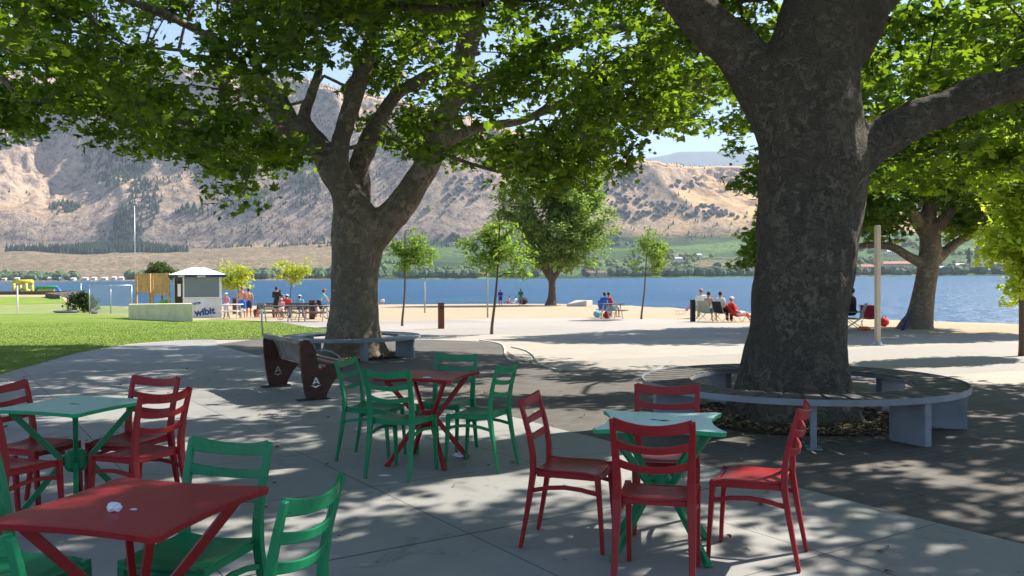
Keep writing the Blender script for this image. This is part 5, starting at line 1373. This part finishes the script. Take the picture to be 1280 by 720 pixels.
def text(s, size, loc, rot, mat, parent, bold=0.0, name='lettering', shear=0.0, align='CENTER'):
    cu = bpy.data.curves.new(name, 'FONT'); cu.body = s; cu.size = size; cu.extrude = 0.006; cu.offset = bold; cu.align_x = align; cu.shear = shear
    cu.materials.append(mat); o = bpy.data.objects.new(name, cu); COL.objects.link(o); me = bpy.data.meshes.new_from_object(o); bpy.data.objects.remove(o); o = bpy.data.objects.new(name, me); COL.objects.link(o); o.location = loc; o.rotation_euler = rot; o.parent = parent; return o
M['c_ink'] = simple('navy_ink', (0.012, 0.07, 0.26), 0.6, 0.05)
text('wibit', 0.56, (wB * 0.15, -dB / 2 - 0.035, 0.20), (R(90), R(-7), 0), M['c_ink'], root, 0.022)
text('sports', 0.24, (-wB * 0.06, -dB / 2 - 0.035, 0.80), (R(90), R(-7), 0), M['c_ink'], root, 0.008)
text('sports', 0.18, (0.2, -Y0 - 0.012, hB - 0.02), (R(90), 0, 0), M['white'], fa, 0.004)
text('wibit', 0.18, (-0.9, -Y0 - 0.012, hB - 0.02), (R(90), 0, 0), M['white'], fa, 0.004)
# potted palm-like shrub in front of the booth door
b0 = G(233, 398); d = b0[1]; rg = np.random.default_rng(50)
cl = ball_points(18, P(238, 366, d + 1.2), (10 * k, 0.4, 9 * k), rg, 0.2, 2, 0.5, 0.2)

# concrete block seat wall
A_, B_, Cc = G(161.5, 399.0), G(241, 402.5), G(232, 396)
hA = P(161, 380.5, A_[1])[2] - A_[2]; hBk = P(241, 379.5, B_[1])[2] - B_[2]
dirv = np.array([B_[0] - A_[0], B_[1] - A_[1]]); Lw = np.linalg.norm(dirv); dirv /= Lw; nv = np.array([-dirv[1], dirv[0]])
mb = MB(); th = 1.0
rB = B_[:2] / np.linalg.norm(B_[:2]); rA = A_[:2] / np.linalg.norm(A_[:2])
q = [A_[:2], B_[:2], B_[:2] + rB * th - dirv * 0.08, A_[:2] + rA * th - dirv * 0.1]
vs = [(p[0], p[1], float(gz(*p)) - 0.05) for p in q] + [(q[0][0], q[0][1], A_[2] + hA), (q[1][0], q[1][1], B_[2] + hBk), (q[2][0], q[2][1], B_[2] + hBk), (q[3][0], q[3][1], A_[2] + hA)]
mb.add(vs, [(3, 2, 1, 0), (4, 5, 6, 7), (0, 1, 5, 4), (1, 2, 6, 5), (2, 3, 7, 6), (3, 0, 4, 7)])
tag(mb.build('concrete_block', M['concrete_wall'], bevel=0.03), 'long cream concrete block wall on the lawn in front of the booth', 'wall')

# wooden lattice screens
def screen(x0, x1, top, bot, mid, dist, label):
    a = P(x0, bot, dist); c = P(x1, bot, dist); zt1 = P(x0, top, dist)[2]; zm = P(x0, mid, dist)[2]; z0 = float(gz(a[0], dist)); Wd = c[0] - a[0]
    root = tag(empty('lattice_screen', (a[0], dist, z0)), label, 'screen', 'tan wooden screens by the fence')
    H_ = zt1 - z0; Hm = zm - z0
    for x in (0.05, Wd - 0.05):
        mb = MB(); mb.box((x, 0, H_ / 2), (0.11, 0.11, H_)); mb.build('post', M['wood_tan'], root, bevel=0.01)
    mb = MB(); mb.box((Wd / 2, 0.0, H_ - 0.05), (Wd - 0.22, 0.09, 0.1)); mb.box((Wd / 2, 0, Hm), (Wd - 0.22, 0.09, 0.1)); mb.build('rail', M['wood_tan'], root)
    mb = MB(); n = max(6, int((Wd - 0.2) / 0.075))
    for i in range(n): mb.box((0.12 + (Wd - 0.24) * (i + 0.5) / n, 0.0, (H_ + Hm) / 2), ((Wd - 0.24) / n * 0.86, 0.025, H_ - Hm - 0.15))
    mb.build('slats', M['wood_tan'], root)
    return root
screen(169.5, 188.5, 342, 379, 366, 52, 'left tan wooden screen in front of the chain link fence')
screen(189.5, 212.5, 341.5, 379, 368, 51.5, 'right tan wooden screen beside the booth')
# green bin under the screen
b0 = G(205, 391); mb = MB()
root = tag(empty('waste_bin', (P(206, 380, 52.5)[0], 52.5, float(gz(P(206, 380, 52.5)[0], 52.5)))), 'bright green bin under the right wooden screen', 'bin')
mb = MB(); mb.tube([(0, 0, 0), (0, 0, 0.95)], [0.26, 0.32], n=12); mb.build('body', M['c_lgreen'], root, smooth=False); mb = MB(); mb.tube([(0, 0, 0.95), (0, 0, 1.0), (0, 0, 1.06)], [0.34, 0.33, 0.2], n=12); mb.build('lid', M['c_lgreen'], root)

# chain link fence
m = bpy.data.materials.new('chain_link'); m.use_nodes = True; t = NT(m); b = t.n['Principled BSDF']; v = coords(t)
s3 = t.new('ShaderNodeSeparateXYZ', i_Vector=v); sA = t.math('ADD', s3.outputs[0], s3.outputs[2]); sB = t.math('SUBTRACT', s3.outputs[0], s3.outputs[2])
lA = t.math('LESS_THAN', t.math('PINGPONG', sA, 0.045), 0.0075); lB = t.math('LESS_THAN', t.math('PINGPONG', sB, 0.045), 0.0075)
t.l.new(t.math('MAXIMUM', lA, lB), b.inputs['Alpha']); b.inputs['Base Color'].default_value = (0.6, 0.62, 0.64, 1); b.inputs['Metallic'].default_value = 0.3; b.inputs['Roughness'].default_value = 0.5
a = G(112, 392.5); c = P(168, 392, a[1] + 1.0); d = a[1]; Wd = c[0] - a[0]; hF = P(112, 357, d)[2] - a[2]
root = tag(empty('chain_link_fence', a, math.atan2(1.0, Wd)), 'silver chain link fence panel between the bush and the wooden screens', 'fence')
for i in range(3):
    mb = MB(); mb.tube([(Wd * i / 2, 0, -0.1), (Wd * i / 2, 0, hF + 0.03)], 0.035, n=10); mb.build('post', M['galv'], root, smooth=True)
mb = MB(); mb.tube([(0, 0, hF), (Wd, 0, hF)], 0.026, n=8); mb.build('top_rail', M['galv'], root, smooth=True)
mb = MB(); mb.add([(0, 0.01, 0.05), (Wd, 0.01, 0.05), (Wd, 0.01, hF), (0, 0.01, hF)], [(0, 1, 2, 3)]); mb.build('mesh_panel', m, root)
# low wire fence running left
aL = P(-60, 393, d - 0.3); aR = G(111, 393); zf = aR[2]
root = tag(empty('wire_fence', (aL[0], aR[1], zf)), 'thin wire line on slim posts across the left lawn edge', 'fence')
LL = aR[0] - aL[0]
mb = MB(); mb.tube([(0, 0, hF + 0.05), (LL, 0, hF)], 0.012, n=6); mb.build('wire', M['galv'], root)
r_, b_, h_, rr_ = pole('fence_post', 22, 393, 357, 1.0, M['white'], 'slim white post on the lawn edge in front of the yellow water slide', 'post')
r_, b_, h_, rr_ = pole('fence_post', 101.5, 386, 354, 0.6, M['galv'], 'thin pole behind the dark green bush', 'post')
# low bank wall beyond the sports field
fw0, fw1 = P(-80, 369, 163), P(80, 369, 163)
mb = MB(); zb = -1.25
pts = [(-130, 163.2), (-80.5, 163.2), (-74, 140), (-64, 124)]
for i in range(3):
    p, q = np.array(pts[i]), np.array(pts[i + 1]); mid_ = (p + q) / 2; L2 = np.linalg.norm(q - p)
    mb.box((mid_[0], mid_[1], -1.0), (L2, 0.5, 0.9), math.atan2(q[1] - p[1], q[0] - p[0]))
tag(mb.build('bank_wall', simple('brown_bank', (0.10, 0.075, 0.06), 0.9, 0.2, 0.5)), 'low brown retaining wall between the sports field and the lake', 'wall')
bag(83, 391.5, (1.9, 0.7, 0.3), 'c_grey', 'low grey stone slab at the foot of the bush', 'stone_slab', 'stone', 7)
bag(118, 392.5, (0.5, 0.4, 0.25), 'c_grey', 'small rock at the end of the chain link fence', 'rock', 'rock', 9)

# inflatables on the lake
def infl_frame(x0, x1, y0_, y1_, dist, label):
    a = P(x0, y1_, dist); c = P(x1, y0_, dist); k_ = dist / F
    root = tag(empty('water_inflatable', (a[0], dist, LAKE)), label, 'inflatable', 'inflatables floating on the lake')
    W_ = c[0] - a[0]; z0, z1 = 0.0, c[2] - LAKE
    return root, W_, z0, z1
M['i_yellow'] = simple('yellow_vinyl', (0.80, 0.60, 0.03), 0.4, 0.05); M['i_green'] = simple('green_vinyl', (0.05, 0.45, 0.16), 0.4, 0.05); M['i_blue'] = simple('blue_vinyl', (0.05, 0.2, 0.55), 0.4, 0.05)
root, W_, z0, z1 = infl_frame(18, 40, 351, 368, 185, 'yellow inflatable arch tower floating beyond the field')
for x in (0.6, W_ - 0.6):
    for y in (-1.2, 1.2):
        mb = MB(); mb.tube([(x, y, -0.2), (x + (W_ / 2 - x) * 0.0, y, z1 - 0.5)], 0.28, n=10); mb.build('leg', M['i_yellow'], root, smooth=True)
mb = MB(); mb.tube([(-0.1, 0, z1 - 0.3), (W_ + 0.1, 0, z1 - 0.3)], 0.55, n=12); mb.build('top_bar', M['i_yellow'], root, smooth=True)
mb = MB(); mb.tube([(0.6, 0, z1 * 0.35), (W_ * 0.5, 0, z1 * 0.5), (W_ - 0.6, 0, z1 * 0.35)], 0.3, n=10); mb.build('cross_bar', M['i_yellow'], root, smooth=True)
root, W_, z0, z1 = infl_frame(38, 80, 359, 368, 185, 'green and yellow inflatable slide ramp floating beyond the field')
mb = MB(); mb.tube([(0.6, 0, 0.0), (1.4, 0, z1), (W_ - 1.6, 0, z1), (W_, 0, 0)], [0.3, 0.3, 0.3, 0.3], n=10); mb.build('top_tube', M['i_green'], root, smooth=True)
mb = MB(); mb.add([(0.9, -0.6, 0), (W_ - 1.9, -0.6, 0), (W_ - 2.2, 0.1, z1 - 0.3), (1.5, 0.1, z1 - 0.3), (0.9, 0.6, 0), (W_ - 1.9, 0.6, 0)], [(0, 1, 2, 3), (4, 3, 2, 5), (0, 3, 4), (1, 5, 2), (0, 4, 5, 1)]); mb.build('ramp', M['i_yellow'], root)
mb = MB(); mb.tube([(W_ - 1.3, -0.5, z1), (W_ + 0.1, -0.5, 0)], 0.28, n=8); mb.build('side_tube', M['i_blue'], root, smooth=True)

# ============================================================ PROMENADE FURNITURE
def prom_bench(px, py, yaw, label, wl=1.6):
    b0 = G(px, py); root = tag(empty('promenade_bench', b0, R(yaw)), label, 'bench', 'promenade benches')
    for s in (-1, 1):
        mb = MB(); pr = [(-0.25, 0), (0.2, 0), (0.3, 0.2), (0.32, 0.45), (0.0, 0.43), (-0.15, 0.85), (-0.3, 0.85), (-0.32, 0.4)]
        n = len(pr); x = s * wl / 2
        mb.add([(x - 0.03, u_, z_) for u_, z_ in pr] + [(x + 0.03, u_, z_) for u_, z_ in pr], [tuple(range(n)), tuple(range(2 * n - 1, n - 1, -1))] + [(i, n + i, n + (i + 1) % n, (i + 1) % n) for i in range(n)]); mb.build('side_plate', M['rustred'], root)
    mb = MB()
    for i in range(5): mb.box((0, -0.02 + i * 0.08, 0.46), (wl - 0.06, 0.06, 0.03))
    mb.build('seat', M['slat'], root)
    mb = MB()
    for i in range(4): mb.box((0, -0.10 - i * 0.035, 0.53 + i * 0.09), (wl - 0.06, 0.03, 0.07))
    mb.build('backrest', M['slat'], root)
    return root
prom_bench(336, 396.5, 165, 'promenade bench left of the man in black')
prom_bench(362, 396.8, 172, 'promenade bench under the person in red', 1.8)
prom_bench(378, 397, 175, 'promenade bench under the person in light blue', 1.5)
def bin_box(px, py, h_px, w_px, label):
    b0 = G(px, py); d = b0[1]; h = h_px / F * d; w_ = w_px / F * d
    root = tag(empty('litter_bin', b0, 0.2), label, 'bin', 'rust brown litter bins on the promenade')
    mb = MB(); mb.box((0, 0, h * 0.46), (w_, w_, h * 0.92)); mb.build('body', M['rustred'], root, bevel=0.02)
    mb = MB(); mb.box((0, 0, h * 0.96), (w_ * 1.05, w_ * 1.05, h * 0.07)); mb.build('lid', M['rustred'], root, bevel=0.01)
    mb = MB(); mb.box((0, -w_ / 2 - 0.004, h * 0.78), (w_ * 0.6, 0.012, h * 0.13)); mb.build('slot', M['black'], root)
bin_box(293.5, 392.5, 20, 5, 'rust brown bin between the girl in pink and the bare backed man')
bin_box(390, 399, 24, 7, 'rust brown bin left of the boy on the bicycle')
def ptable(px, py, yaw, label, Lt=1.8, mt='slat', h=0.76):
    b0 = G(px, py); root = tag(empty('picnic_table', b0, R(yaw)), label, 'table', 'tables on the promenade')
    mb = MB(); mb.box((0, 0, h), (Lt, 0.75, 0.045)); mb.build('tabletop', M[mt], root, bevel=0.01)
    for s in (-1, 1):
        mb = MB(); mb.box((0, s * 0.62, 0.45), (Lt, 0.26, 0.04)); mb.build('seat', M[mt], root, bevel=0.01)
    for x in (-Lt * 0.35, Lt * 0.35):
        mb = MB(); mb.tube([(x, -0.62, 0.42), (x, 0.62, 0.42)], 0.03, n=6); mb.tube([(x, -0.5, 0), (x, -0.15, h - 0.02)], 0.03, n=6); mb.tube([(x, 0.5, 0), (x, 0.15, h - 0.02)], 0.03, n=6); mb.build('trestle', M['galv'], root)
ptable(346, 402, 4, 'long grey picnic table in front of the man in black')
ptable(392, 402, -5, 'pale picnic table in front of the boy on the bicycle', 1.7)
ptable(291, 398.5, 0, 'white topped counter table in front of the girl in pink', 1.0, 'white', 0.8)
ptable(765, 398.5, 20, 'small picnic table beside the seated pair in blue and red', 1.1)
# bicycles
def bicycle(px, py, yaw, label, sc_=1.0, frame='black', at=None):
    b0 = G(px, py) if at is None else at
    root = tag(empty('bicycle', b0, R(yaw)), label, 'bicycle', 'bicycles on the promenade'); root.scale = (sc_,) * 3
    Rw = 0.33
    for y in (-0.52, 0.52):
        mb = MB(); mb.tube([(0, y + Rw * math.cos(a), Rw + 0.01 + Rw * math.sin(a)) for a in np.linspace(0, 2 * math.pi, 25)], 0.022, n=6, cap=False)
        wh = mb.build('wheel', M['black'], root, smooth=True)
        mb = MB()
        for q in range(8):
            a = q * math.pi / 4; mb.tube([(0, y, Rw + 0.01), (0, y + (Rw - 0.02) * math.cos(a), Rw + 0.01 + (Rw - 0.02) * math.sin(a))], 0.004, n=4)
        mb.build('spokes', M['galv'], wh)
    mb = MB()
    for p, q in (((0, -0.52, 0.34), (0, -0.05, 0.30)), ((0, -0.05, 0.30), (0, -0.18, 0.80)), ((0, -0.52, 0.34), (0, -0.16, 0.74)), ((0, -0.16, 0.74), (0, 0.36, 0.78)), ((0, -0.05, 0.30), (0, 0.38, 0.70)), ((0, 0.52, 0.34), (0, 0.34, 0.90))): mb.tube([p, q], 0.018, n=6)
    mb.build('frame', M[frame], root)
    mb = MB(); mb.box((0, -0.2, 0.83), (0.13, 0.24, 0.05)); mb.build('saddle', M['black'], root, bevel=0.015)
    mb = MB(); mb.tube([(-0.27, 0.28, 0.95), (-0.1, 0.34, 0.93), (0.1, 0.34, 0.93), (0.27, 0.28, 0.95)], 0.014, n=6); mb.build('handlebar', M['galv'], root)
    mb = MB(); mb.box((-0.09, -0.02, 0.20), (0.09, 0.06, 0.02)); mb.box((0.09, -0.08, 0.40), (0.09, 0.06, 0.02)); mb.build('pedals', M['black'], root)
    return root
bicycle(0, 0, -64, 'bicycle ridden by the boy in blue and white', 1.0, 'c_blue', at=rb)
bicycle(358, 400, 70, 'child bicycle leaning by the small child in pink', 0.72, 'c_maroon')

# stone ledge on the beach
b0 = G(718, 383); d = b0[1]; a = P(708, 379, d); c = P(741, 379, d); W_ = c[0] - a[0]; hL = 7.5 / F * d
root = tag(empty('stone_ledge', ((a[0] + c[0]) / 2, d, b0[2])), 'low pale stone ledge at the water edge right of the lone tree', 'wall')
mb = MB(); mb.add([(-W_ / 2, 0, 0), (W_ / 2 - 0.7, -1.0, 0), (W_ / 2, 0.2, 0), (-W_ / 2 + 1, 1.5, 0), (-W_ / 2, 0, hL * .35), (W_ / 2 - 0.7, -1.0, hL), (W_ / 2, 0.2, hL), (-W_ / 2 + 1, 1.5, hL)], [(3, 2, 1, 0), (4, 5, 6, 7), (0, 1, 5, 4), (1, 2, 6, 5), (2, 3, 7, 6), (3, 0, 4, 7)])
mb.build('body', M['kerb'], root, bevel=0.05)
# sailboat
dd = 420; c = P(1126, 377, dd)
dd = (CAMZ - LAKE) / (378 - 343.3) * F; c = P(1126, 378, dd); c[2] = LAKE; k = dd / F
root = tag(empty('sailboat', c, 0.5), 'tiny white sailboat on the lake right of the lamp post', 'boat')
mb = MB(); hl = 2.2 * k
mb.add([(-hl, 0, 0.4 * k), (-hl * .6, -0.5 * k, 0.5 * k), (hl * .6, -0.5 * k, 0.5 * k), (hl * 1.2, 0, 0.6 * k), (hl * .6, 0.5 * k, 0.5 * k), (-hl * .6, 0.5 * k, 0.5 * k), (-hl * .8, 0, -0.3 * k), (hl * .8, 0, -0.3 * k)], [(0, 1, 2, 3, 4, 5), (0, 6, 1), (1, 6, 7, 2), (2, 7, 3), (3, 7, 4), (4, 7, 6, 5), (5, 6, 0)]); mb.build('hull', M['white'], root)
mb = MB(); mb.add([(0.1 * k, 0, 0.8 * k), (-1.6 * k, 0, 0.9 * k), (0.1 * k, 0, 6 * k), (0.1 * k, 0.05 * k, 0.8 * k), (-1.6 * k, 0.05 * k, 0.9 * k), (0.1 * k, 0.05 * k, 6 * k)], [(0, 1, 2), (5, 4, 3), (0, 3, 4, 1), (1, 4, 5, 2), (2, 5, 3, 0)]); mb.build('sail', M['white'], root)
mb = MB(); mb.tube([(0.15 * k, 0, 0.4 * k), (0.15 * k, 0, 6.3 * k)], 0.05 * k, n=6); mb.build('mast', M['galv'], root)

# ============================================================ FAR SHORE
def far_at(px, dist): return np.array([(px - 640) / F * dist, dist, float(farz(px, dist))])
# conifers on the slopes and in the grove: far masses
rg = np.random.default_rng(60)
def cones(name, Pt, H_, mat, label, cat, wd=0.22):
    n = len(Pt); V = []; k_ = 5; a = np.arange(k_) * 2 * np.pi / k_
    ring = np.stack([np.cos(a), np.sin(a), 0 * a], 1)
    base = Pt[:, None, :] + ring[None] * (H_ * wd)[:, None, None] + np.array([0, 0, 0.06])[None, None] * H_[:, None, None]
    tip = Pt + np.stack([0 * H_, 0 * H_, H_], 1)
    V = np.concatenate([base, tip[:, None, :]], 1).reshape(-1, 3)
    idx = []
    for q in range(k_): idx += [q, (q + 1) % k_, k_]
    idx = np.array(idx)
    fl = (np.arange(n)[:, None] * (k_ + 1) + idx[None]).ravel()
    o = raw_mesh(name, V, fl, np.full(n * k_, 3), mat); tag(o, label, cat, kind='stuff'); return o
M['conifer'] = simple('conifer', (0.035, 0.055, 0.03), 1.0, 0.4, 0.02)
def scat(n, u0, u1, y0, y1, dens):
    uu = rg.uniform(u0, u1, n); yy_ = rg.uniform(y0, y1, n); k_ = rg.random(n) < dens(uu, yy_)
    uu, yy_ = uu[k_], yy_[k_]; xx_ = (uu - 640) / F * yy_
    zz = np.array([float(farz(a, c)) for a, c in zip(uu, yy_)])
    return np.stack([xx_, yy_, zz - 0.5], 1)
def dm(uu, yy_):
    xx_ = (uu - 640) / F * yy_
    c = fbm(xx_ / 220, yy_ / 220, 4, 91); big = fbm(xx_ / 900, yy_ / 900, 3, 92)
    return np.clip((c - 0.42) * 6, 0, 1) * np.clip((big - 0.32) * 5, 0.12, 1) * np.interp(uu, [0, 450, 700, 1000], [1, 0.8, 0.2, 0.2])
def patches(n, ells):
    P0 = scat(n, -40, 1300, 2550, 4850, lambda a, c: np.ones(len(a)))
    uu = 640 + F * P0[:, 0] / P0[:, 1]; py = 346 - F * (P0[:, 2] - CAMZ) / P0[:, 1]; keep = np.zeros(len(P0), bool)
    nz = fbm(P0[:, 0] / 160, P0[:, 1] / 160, 4, 97)
    for a, b_, ra, rb in ells: keep |= (((uu - a) / ra) ** 2 + ((py - b_) / rb) ** 2) < (nz * 2.6 - 0.2)
    return P0[keep]
Pp = patches(60000, [(150, 205, 48, 34), (180, 250, 22, 40), (20, 165, 40, 20), (385, 225, 22, 40), (790, 238, 30, 24), (818, 262, 40, 12), (935, 232, 24, 12), (745, 222, 16, 22), (590, 235, 26, 14), (560, 300, 16, 8), (310, 250, 30, 12), (240, 262, 26, 9), (80, 258, 28, 8), (880, 268, 26, 9), (855, 232, 22, 8)])  # dark tree patches; those in the ravine stand in for its shade
uP = 640 + F * Pp[:, 0] / Pp[:, 1]; Pscrub = Pp[uP > 540]; Pp = Pp[uP <= 540]
cones('hillside_shade_forest', Pp, rg.uniform(10, 24, len(Pp)), M['conifer'], 'dense dark pine patches on the mountainside, partly standing in for ravine shade', 'forest', 0.26)
SCRUB = Pscrub
Pm = scat(38000, -60, 1300, 2500, 4850, dm)
cones('mountain_conifers', Pm, rg.uniform(6, 15, len(Pm)), M['conifer'], 'scattered dark pines over the dry rocky mountainside', 'forest')
def dg(uu, yy_):
    top = np.interp(uu, [10, 60, 120, 155, 190, 232], [0.06, 0.18, 0.45, 1, 0.6, 0.1]); return np.where((yy_ - 2380) / 330 < top, 0.9, 0.0)
Pg = scat(4200, 8, 236, 2380, 2710, dg)
cones('conifer_grove', Pg, rg.uniform(14, 26, len(Pg)), M['conifer'], 'dark conifer grove at the foot of the mountain on the left', 'forest', 0.2)
# leafy belts along the far shore and valley
def blobs(name, Pt, S_, mat, label, cat='trees'):
    n = len(Pt); t_ = MB(); t_.ell((0, 0, 0), 1, 7, 5); tv = np.array(t_.v); tf = t_.f
    V = (Pt[:, None, :] + tv[None] * S_[:, None, None] * (1 + rg.uniform(-0.22, 0.22, (n, len(tv), 1))) * np.array([1, 1, 0.9]) + np.array([0, 0, 0.7]) * S_[:, None, None]).reshape(-1, 3)
    fl = np.concatenate([np.array(f) for f in tf]); sz = np.array([len(f) for f in tf])
    FL = (np.arange(n)[:, None] * len(tv) + fl[None]).ravel(); o = raw_mesh(name, V, FL, np.tile(sz, n), mat); tag(o, label, cat, kind='stuff'); return o
M['far_leaf'] = simple('far_foliage', (0.075, 0.115, 0.045), 1.0, 0.55, 0.03)
M['far_leaf2'] = simple('far_foliage_light', (0.13, 0.17, 0.06), 1.0, 0.5, 0.03)
M['scrub'] = simple('rock_scrub', (0.085, 0.085, 0.08), 1.0, 0.4, 0.02)
kk = rg.random(len(SCRUB)) < 0.6; blobs('rocky_scrub', SCRUB[kk] - np.array([0, 0, 3]), rg.uniform(4, 9, int(kk.sum())), M['scrub'], 'dark scrub and rock patches on the golden hill right of centre', 'scrub')
def shore_y(u_): return float(np.interp(u_, u, shore))
pts = []
for i in range(1500):
    u_ = rg.uniform(-40, 1330); yy_ = shore_y(u_) + 26 + abs(rg.normal(0, 1)) * 45; 
    if float(fbm(np.array(u_ / 26.0), np.array(2.0), 3, 5)) < 0.36: continue
    pts.append(far_at(u_, yy_))
pts = np.array(pts); blobs('shore_trees', pts, rg.uniform(4, 9.5, len(pts)), M['far_leaf'], 'belt of leafy trees along the far lake shore')
pts = []
for i in range(2600):
    u_ = rg.uniform(400, 1330); yy_ = rg.uniform(1600, 2700)
    if float(fbm(np.array(u_ / 60.0), np.array(yy_ / 130.0), 3, 15)) < 0.50: continue
    pts.append(far_at(u_, yy_))
pts = np.array(pts); blobs('valley_trees', pts, rg.uniform(4, 8, len(pts)), M['far_leaf2'], 'clumps of trees between the green orchards across the lake')
# poplars across the lake
def far_tree(px, dist, h, label, seed):
    rg2 = np.random.default_rng(seed); b0 = far_at(px, dist); root = tag(empty('poplar_tree', b0), label, 'tree', 'poplars on the far shore')
    mb = MB(); mb.tube([(0, 0, 0), (0, 0, h * 0.4)], [0.5, 0.3], n=6); mb.build('trunk', M['bark_small'], root)
    mb = MB()
    for q in range(22):
        f = q / 21; r_ = h * 0.10 * (math.sin(math.pi * (0.12 + 0.85 * f)) ** 0.6) * rg2.uniform(0.8, 1.25)
        mb.ell((rg2.normal(0, h * 0.02), rg2.normal(0, h * 0.02), h * (0.12 + 0.85 * f)), (r_, r_, h * 0.06), 8, 6)
    mb.v = [tuple(np.array(v) + rg2.normal(0, h * 0.012, 3)) for v in mb.v]
    mb.build('crown', M['conifer'], root)
for i, (px, h, lb) in enumerate(((1211, 36, 'tall far poplar left of its twin, over the white roofs'), (1221, 40, 'tallest far poplar of the pair behind the white roofs'), (1244, 34, 'single far poplar beside the narrow yellow green tree'), (1112, 18, 'short far poplar left of the plane tree at the sand'))): far_tree(px, 1680, h, lb, 70 + i)
# houses on the far shore
hm = [simple('house_wall_%d' % i, c, 0.8, 0.06, 0.3) for i, c in enumerate(((0.7, 0.68, 0.64), (0.55, 0.50, 0.42), (0.6, 0.42, 0.32), (0.8, 0.8, 0.78)))]
rm = [simple('house_roof_%d' % i, c, 0.8, 0.1, 0.3) for i, c in enumerate(((0.62, 0.62, 0.62), (0.26, 0.12, 0.08), (0.42, 0.13, 0.08), (0.2, 0.19, 0.18)))]
def house(px, dist, Wd, Dp, Hh, wi, ri, label, rz=0.0, name='lake_house', storeys=1, grp='houses on the far shore', zo=0.0):
    b0 = far_at(px, dist); root = tag(empty(name, (b0[0], b0[1], b0[2] - 0.5 + zo), rz), label, 'house' if name == 'lake_house' else 'building', grp)
    mb = MB(); mb.box((0, 0, Hh / 2), (Wd, Dp, Hh)); mb.build('wall', hm[wi], root)
    mb = MB(); rh = Dp * 0.28; x, y = Wd / 2 + 0.5, Dp / 2 + 0.6
    mb.add([(-x, -y, Hh), (x, -y, Hh), (x, y, Hh), (-x, y, Hh), (-x * 0.8, 0, Hh + rh), (x * 0.8, 0, Hh + rh)], [(0, 1, 5, 4), (1, 2, 5), (2, 3, 4, 5), (3, 0, 4), (3, 2, 1, 0)]); mb.build('roof', rm[ri], root)
    nw = max(2, int(Wd / 4))
    for s_ in range(storeys):
        for i in range(nw):
            mb = MB(); mb.box((-Wd / 2 + Wd * (i + 0.5) / nw, -Dp / 2 - 0.03, Hh * (s_ + 0.5) / storeys), (1.6, 0.08, Hh / storeys * 0.45)); mb.build('window', M['black'], root)
rg = np.random.default_rng(80)
left_px = [6, 22, 48, 63, 78, 92, 107, 118, 131, 143, 152, 216, 262, 420, 428]
desc = ['white lakeside cottage', 'pale lakeside cottage with grey roof', 'small white house', 'long low white house', 'tiny bright house']
place_ = ['at the far left under the sage slope', 'just left of the yellow inflatable tower', 'above the left end of the inflatable ramp', 'above the middle of the inflatable ramp', 'above the right end of the inflatable ramp', 'above the left side of the bush',
          'above the right side of the bush', 'over the first post of the chain link fence', 'over the middle of the chain link fence', 'just left of the tall mast base', 'nearest to the tall mast', 'seen between the screens and the booth', 'seen right of the booth roof', 'left of the forked trunk across the lake', 'touching the forked trunk outline across the lake']
for i, px in enumerate(left_px):
    house(px, shore_y(px) + 20 + rg.uniform(0, 8), rg.uniform(6, 11), 7, rg.uniform(3.0, 4.2), 3 if i % 3 else 0, 0, desc[i % 5] + ' ' + place_[i], rg.uniform(-0.3, 0.3))
for i, (px, lb) in enumerate(((548, 'brown roofed low house right of the forked trunk across the lake'), (566, 'long reddish row house right of the forked trunk'), (585, 'long reddish row house above the pale stake'), (604, 'reddish row house left of the leaning young tree top'), (738, 'small far house with a brown roof right of the lone beach tree'), (752, 'small far house right of the lone beach tree, beside another'))):
    house(px, shore_y(px) + 40, 24 if i in (1, 2, 3) else 14, 10, 6, 2 if i < 4 else 1, 1, lb, 0.05, storeys=2)
house(1120, shore_y(1120) + 60, 58, 16, 17, 2, 2, 'large red roofed resort building behind the left bough of the plane tree at the sand', 0.1, 'resort_building', 4, None)
house(1083, shore_y(1083) + 50, 26, 14, 13, 2, 2, 'smaller red roofed resort wing right of the dark trunk', 0.1, 'resort_building', 3, None)
for i, (px, dd_, w_, lb, ri) in enumerate(((1237, 40, 30, 'low dark building with pale roof across the lake by the poplars', 0), (1200, 140, 20, 'white roofed far house left of the poplars', 0), (1243, 160, 26, 'long white roofed far hall right of the poplars', 0), (1113, 420, 18, 'white roofed far house up among the orchards', 0), (1127, 900, 20, 'grey roofed far house high above the resort', 0), (1186, 60, 12, 'small far house at the shore right of the plane trunk', 3), (1176, 90, 12, 'small pale far house just right of the plane trunk', 0))):
    house(px, shore_y(px) + dd_, w_, 12, 7, 3 if i else 1, ri, lb, 0.0)
for i, (px, dy, w_, lb) in enumerate(((872, 500, 20, 'far house among orchards left of the dark trunk'), (848, 350, 16, 'far house on the valley floor right of the small young tree'))): house(px, shore_y(px) + dy, w_, 10, 6, 3, 0, lb)

# ============================================================ AIR
hz = MB(); hz.box((0, 6500, 2250 / 2 - 5), (34000, 21400, 2250))
hm_ = bpy.data.materials.new('haze'); hm_.use_nodes = True; t = NT(hm_); t.n.clear()
out = t.new('ShaderNodeOutputMaterial'); pv = t.new('ShaderNodeVolumePrincipled')
pv.inputs['Color'].default_value = (0.66, 0.80, 1.0, 1); pv.inputs['Density'].default_value = 0.000065; pv.inputs['Anisotropy'].default_value = 0.1
t.l.new(pv.outputs[0], out.inputs['Volume'])
o = hz.build('haze', hm_); tag(o, 'thin blue haze of the summer air over the lake', 'haze', kind='stuff')
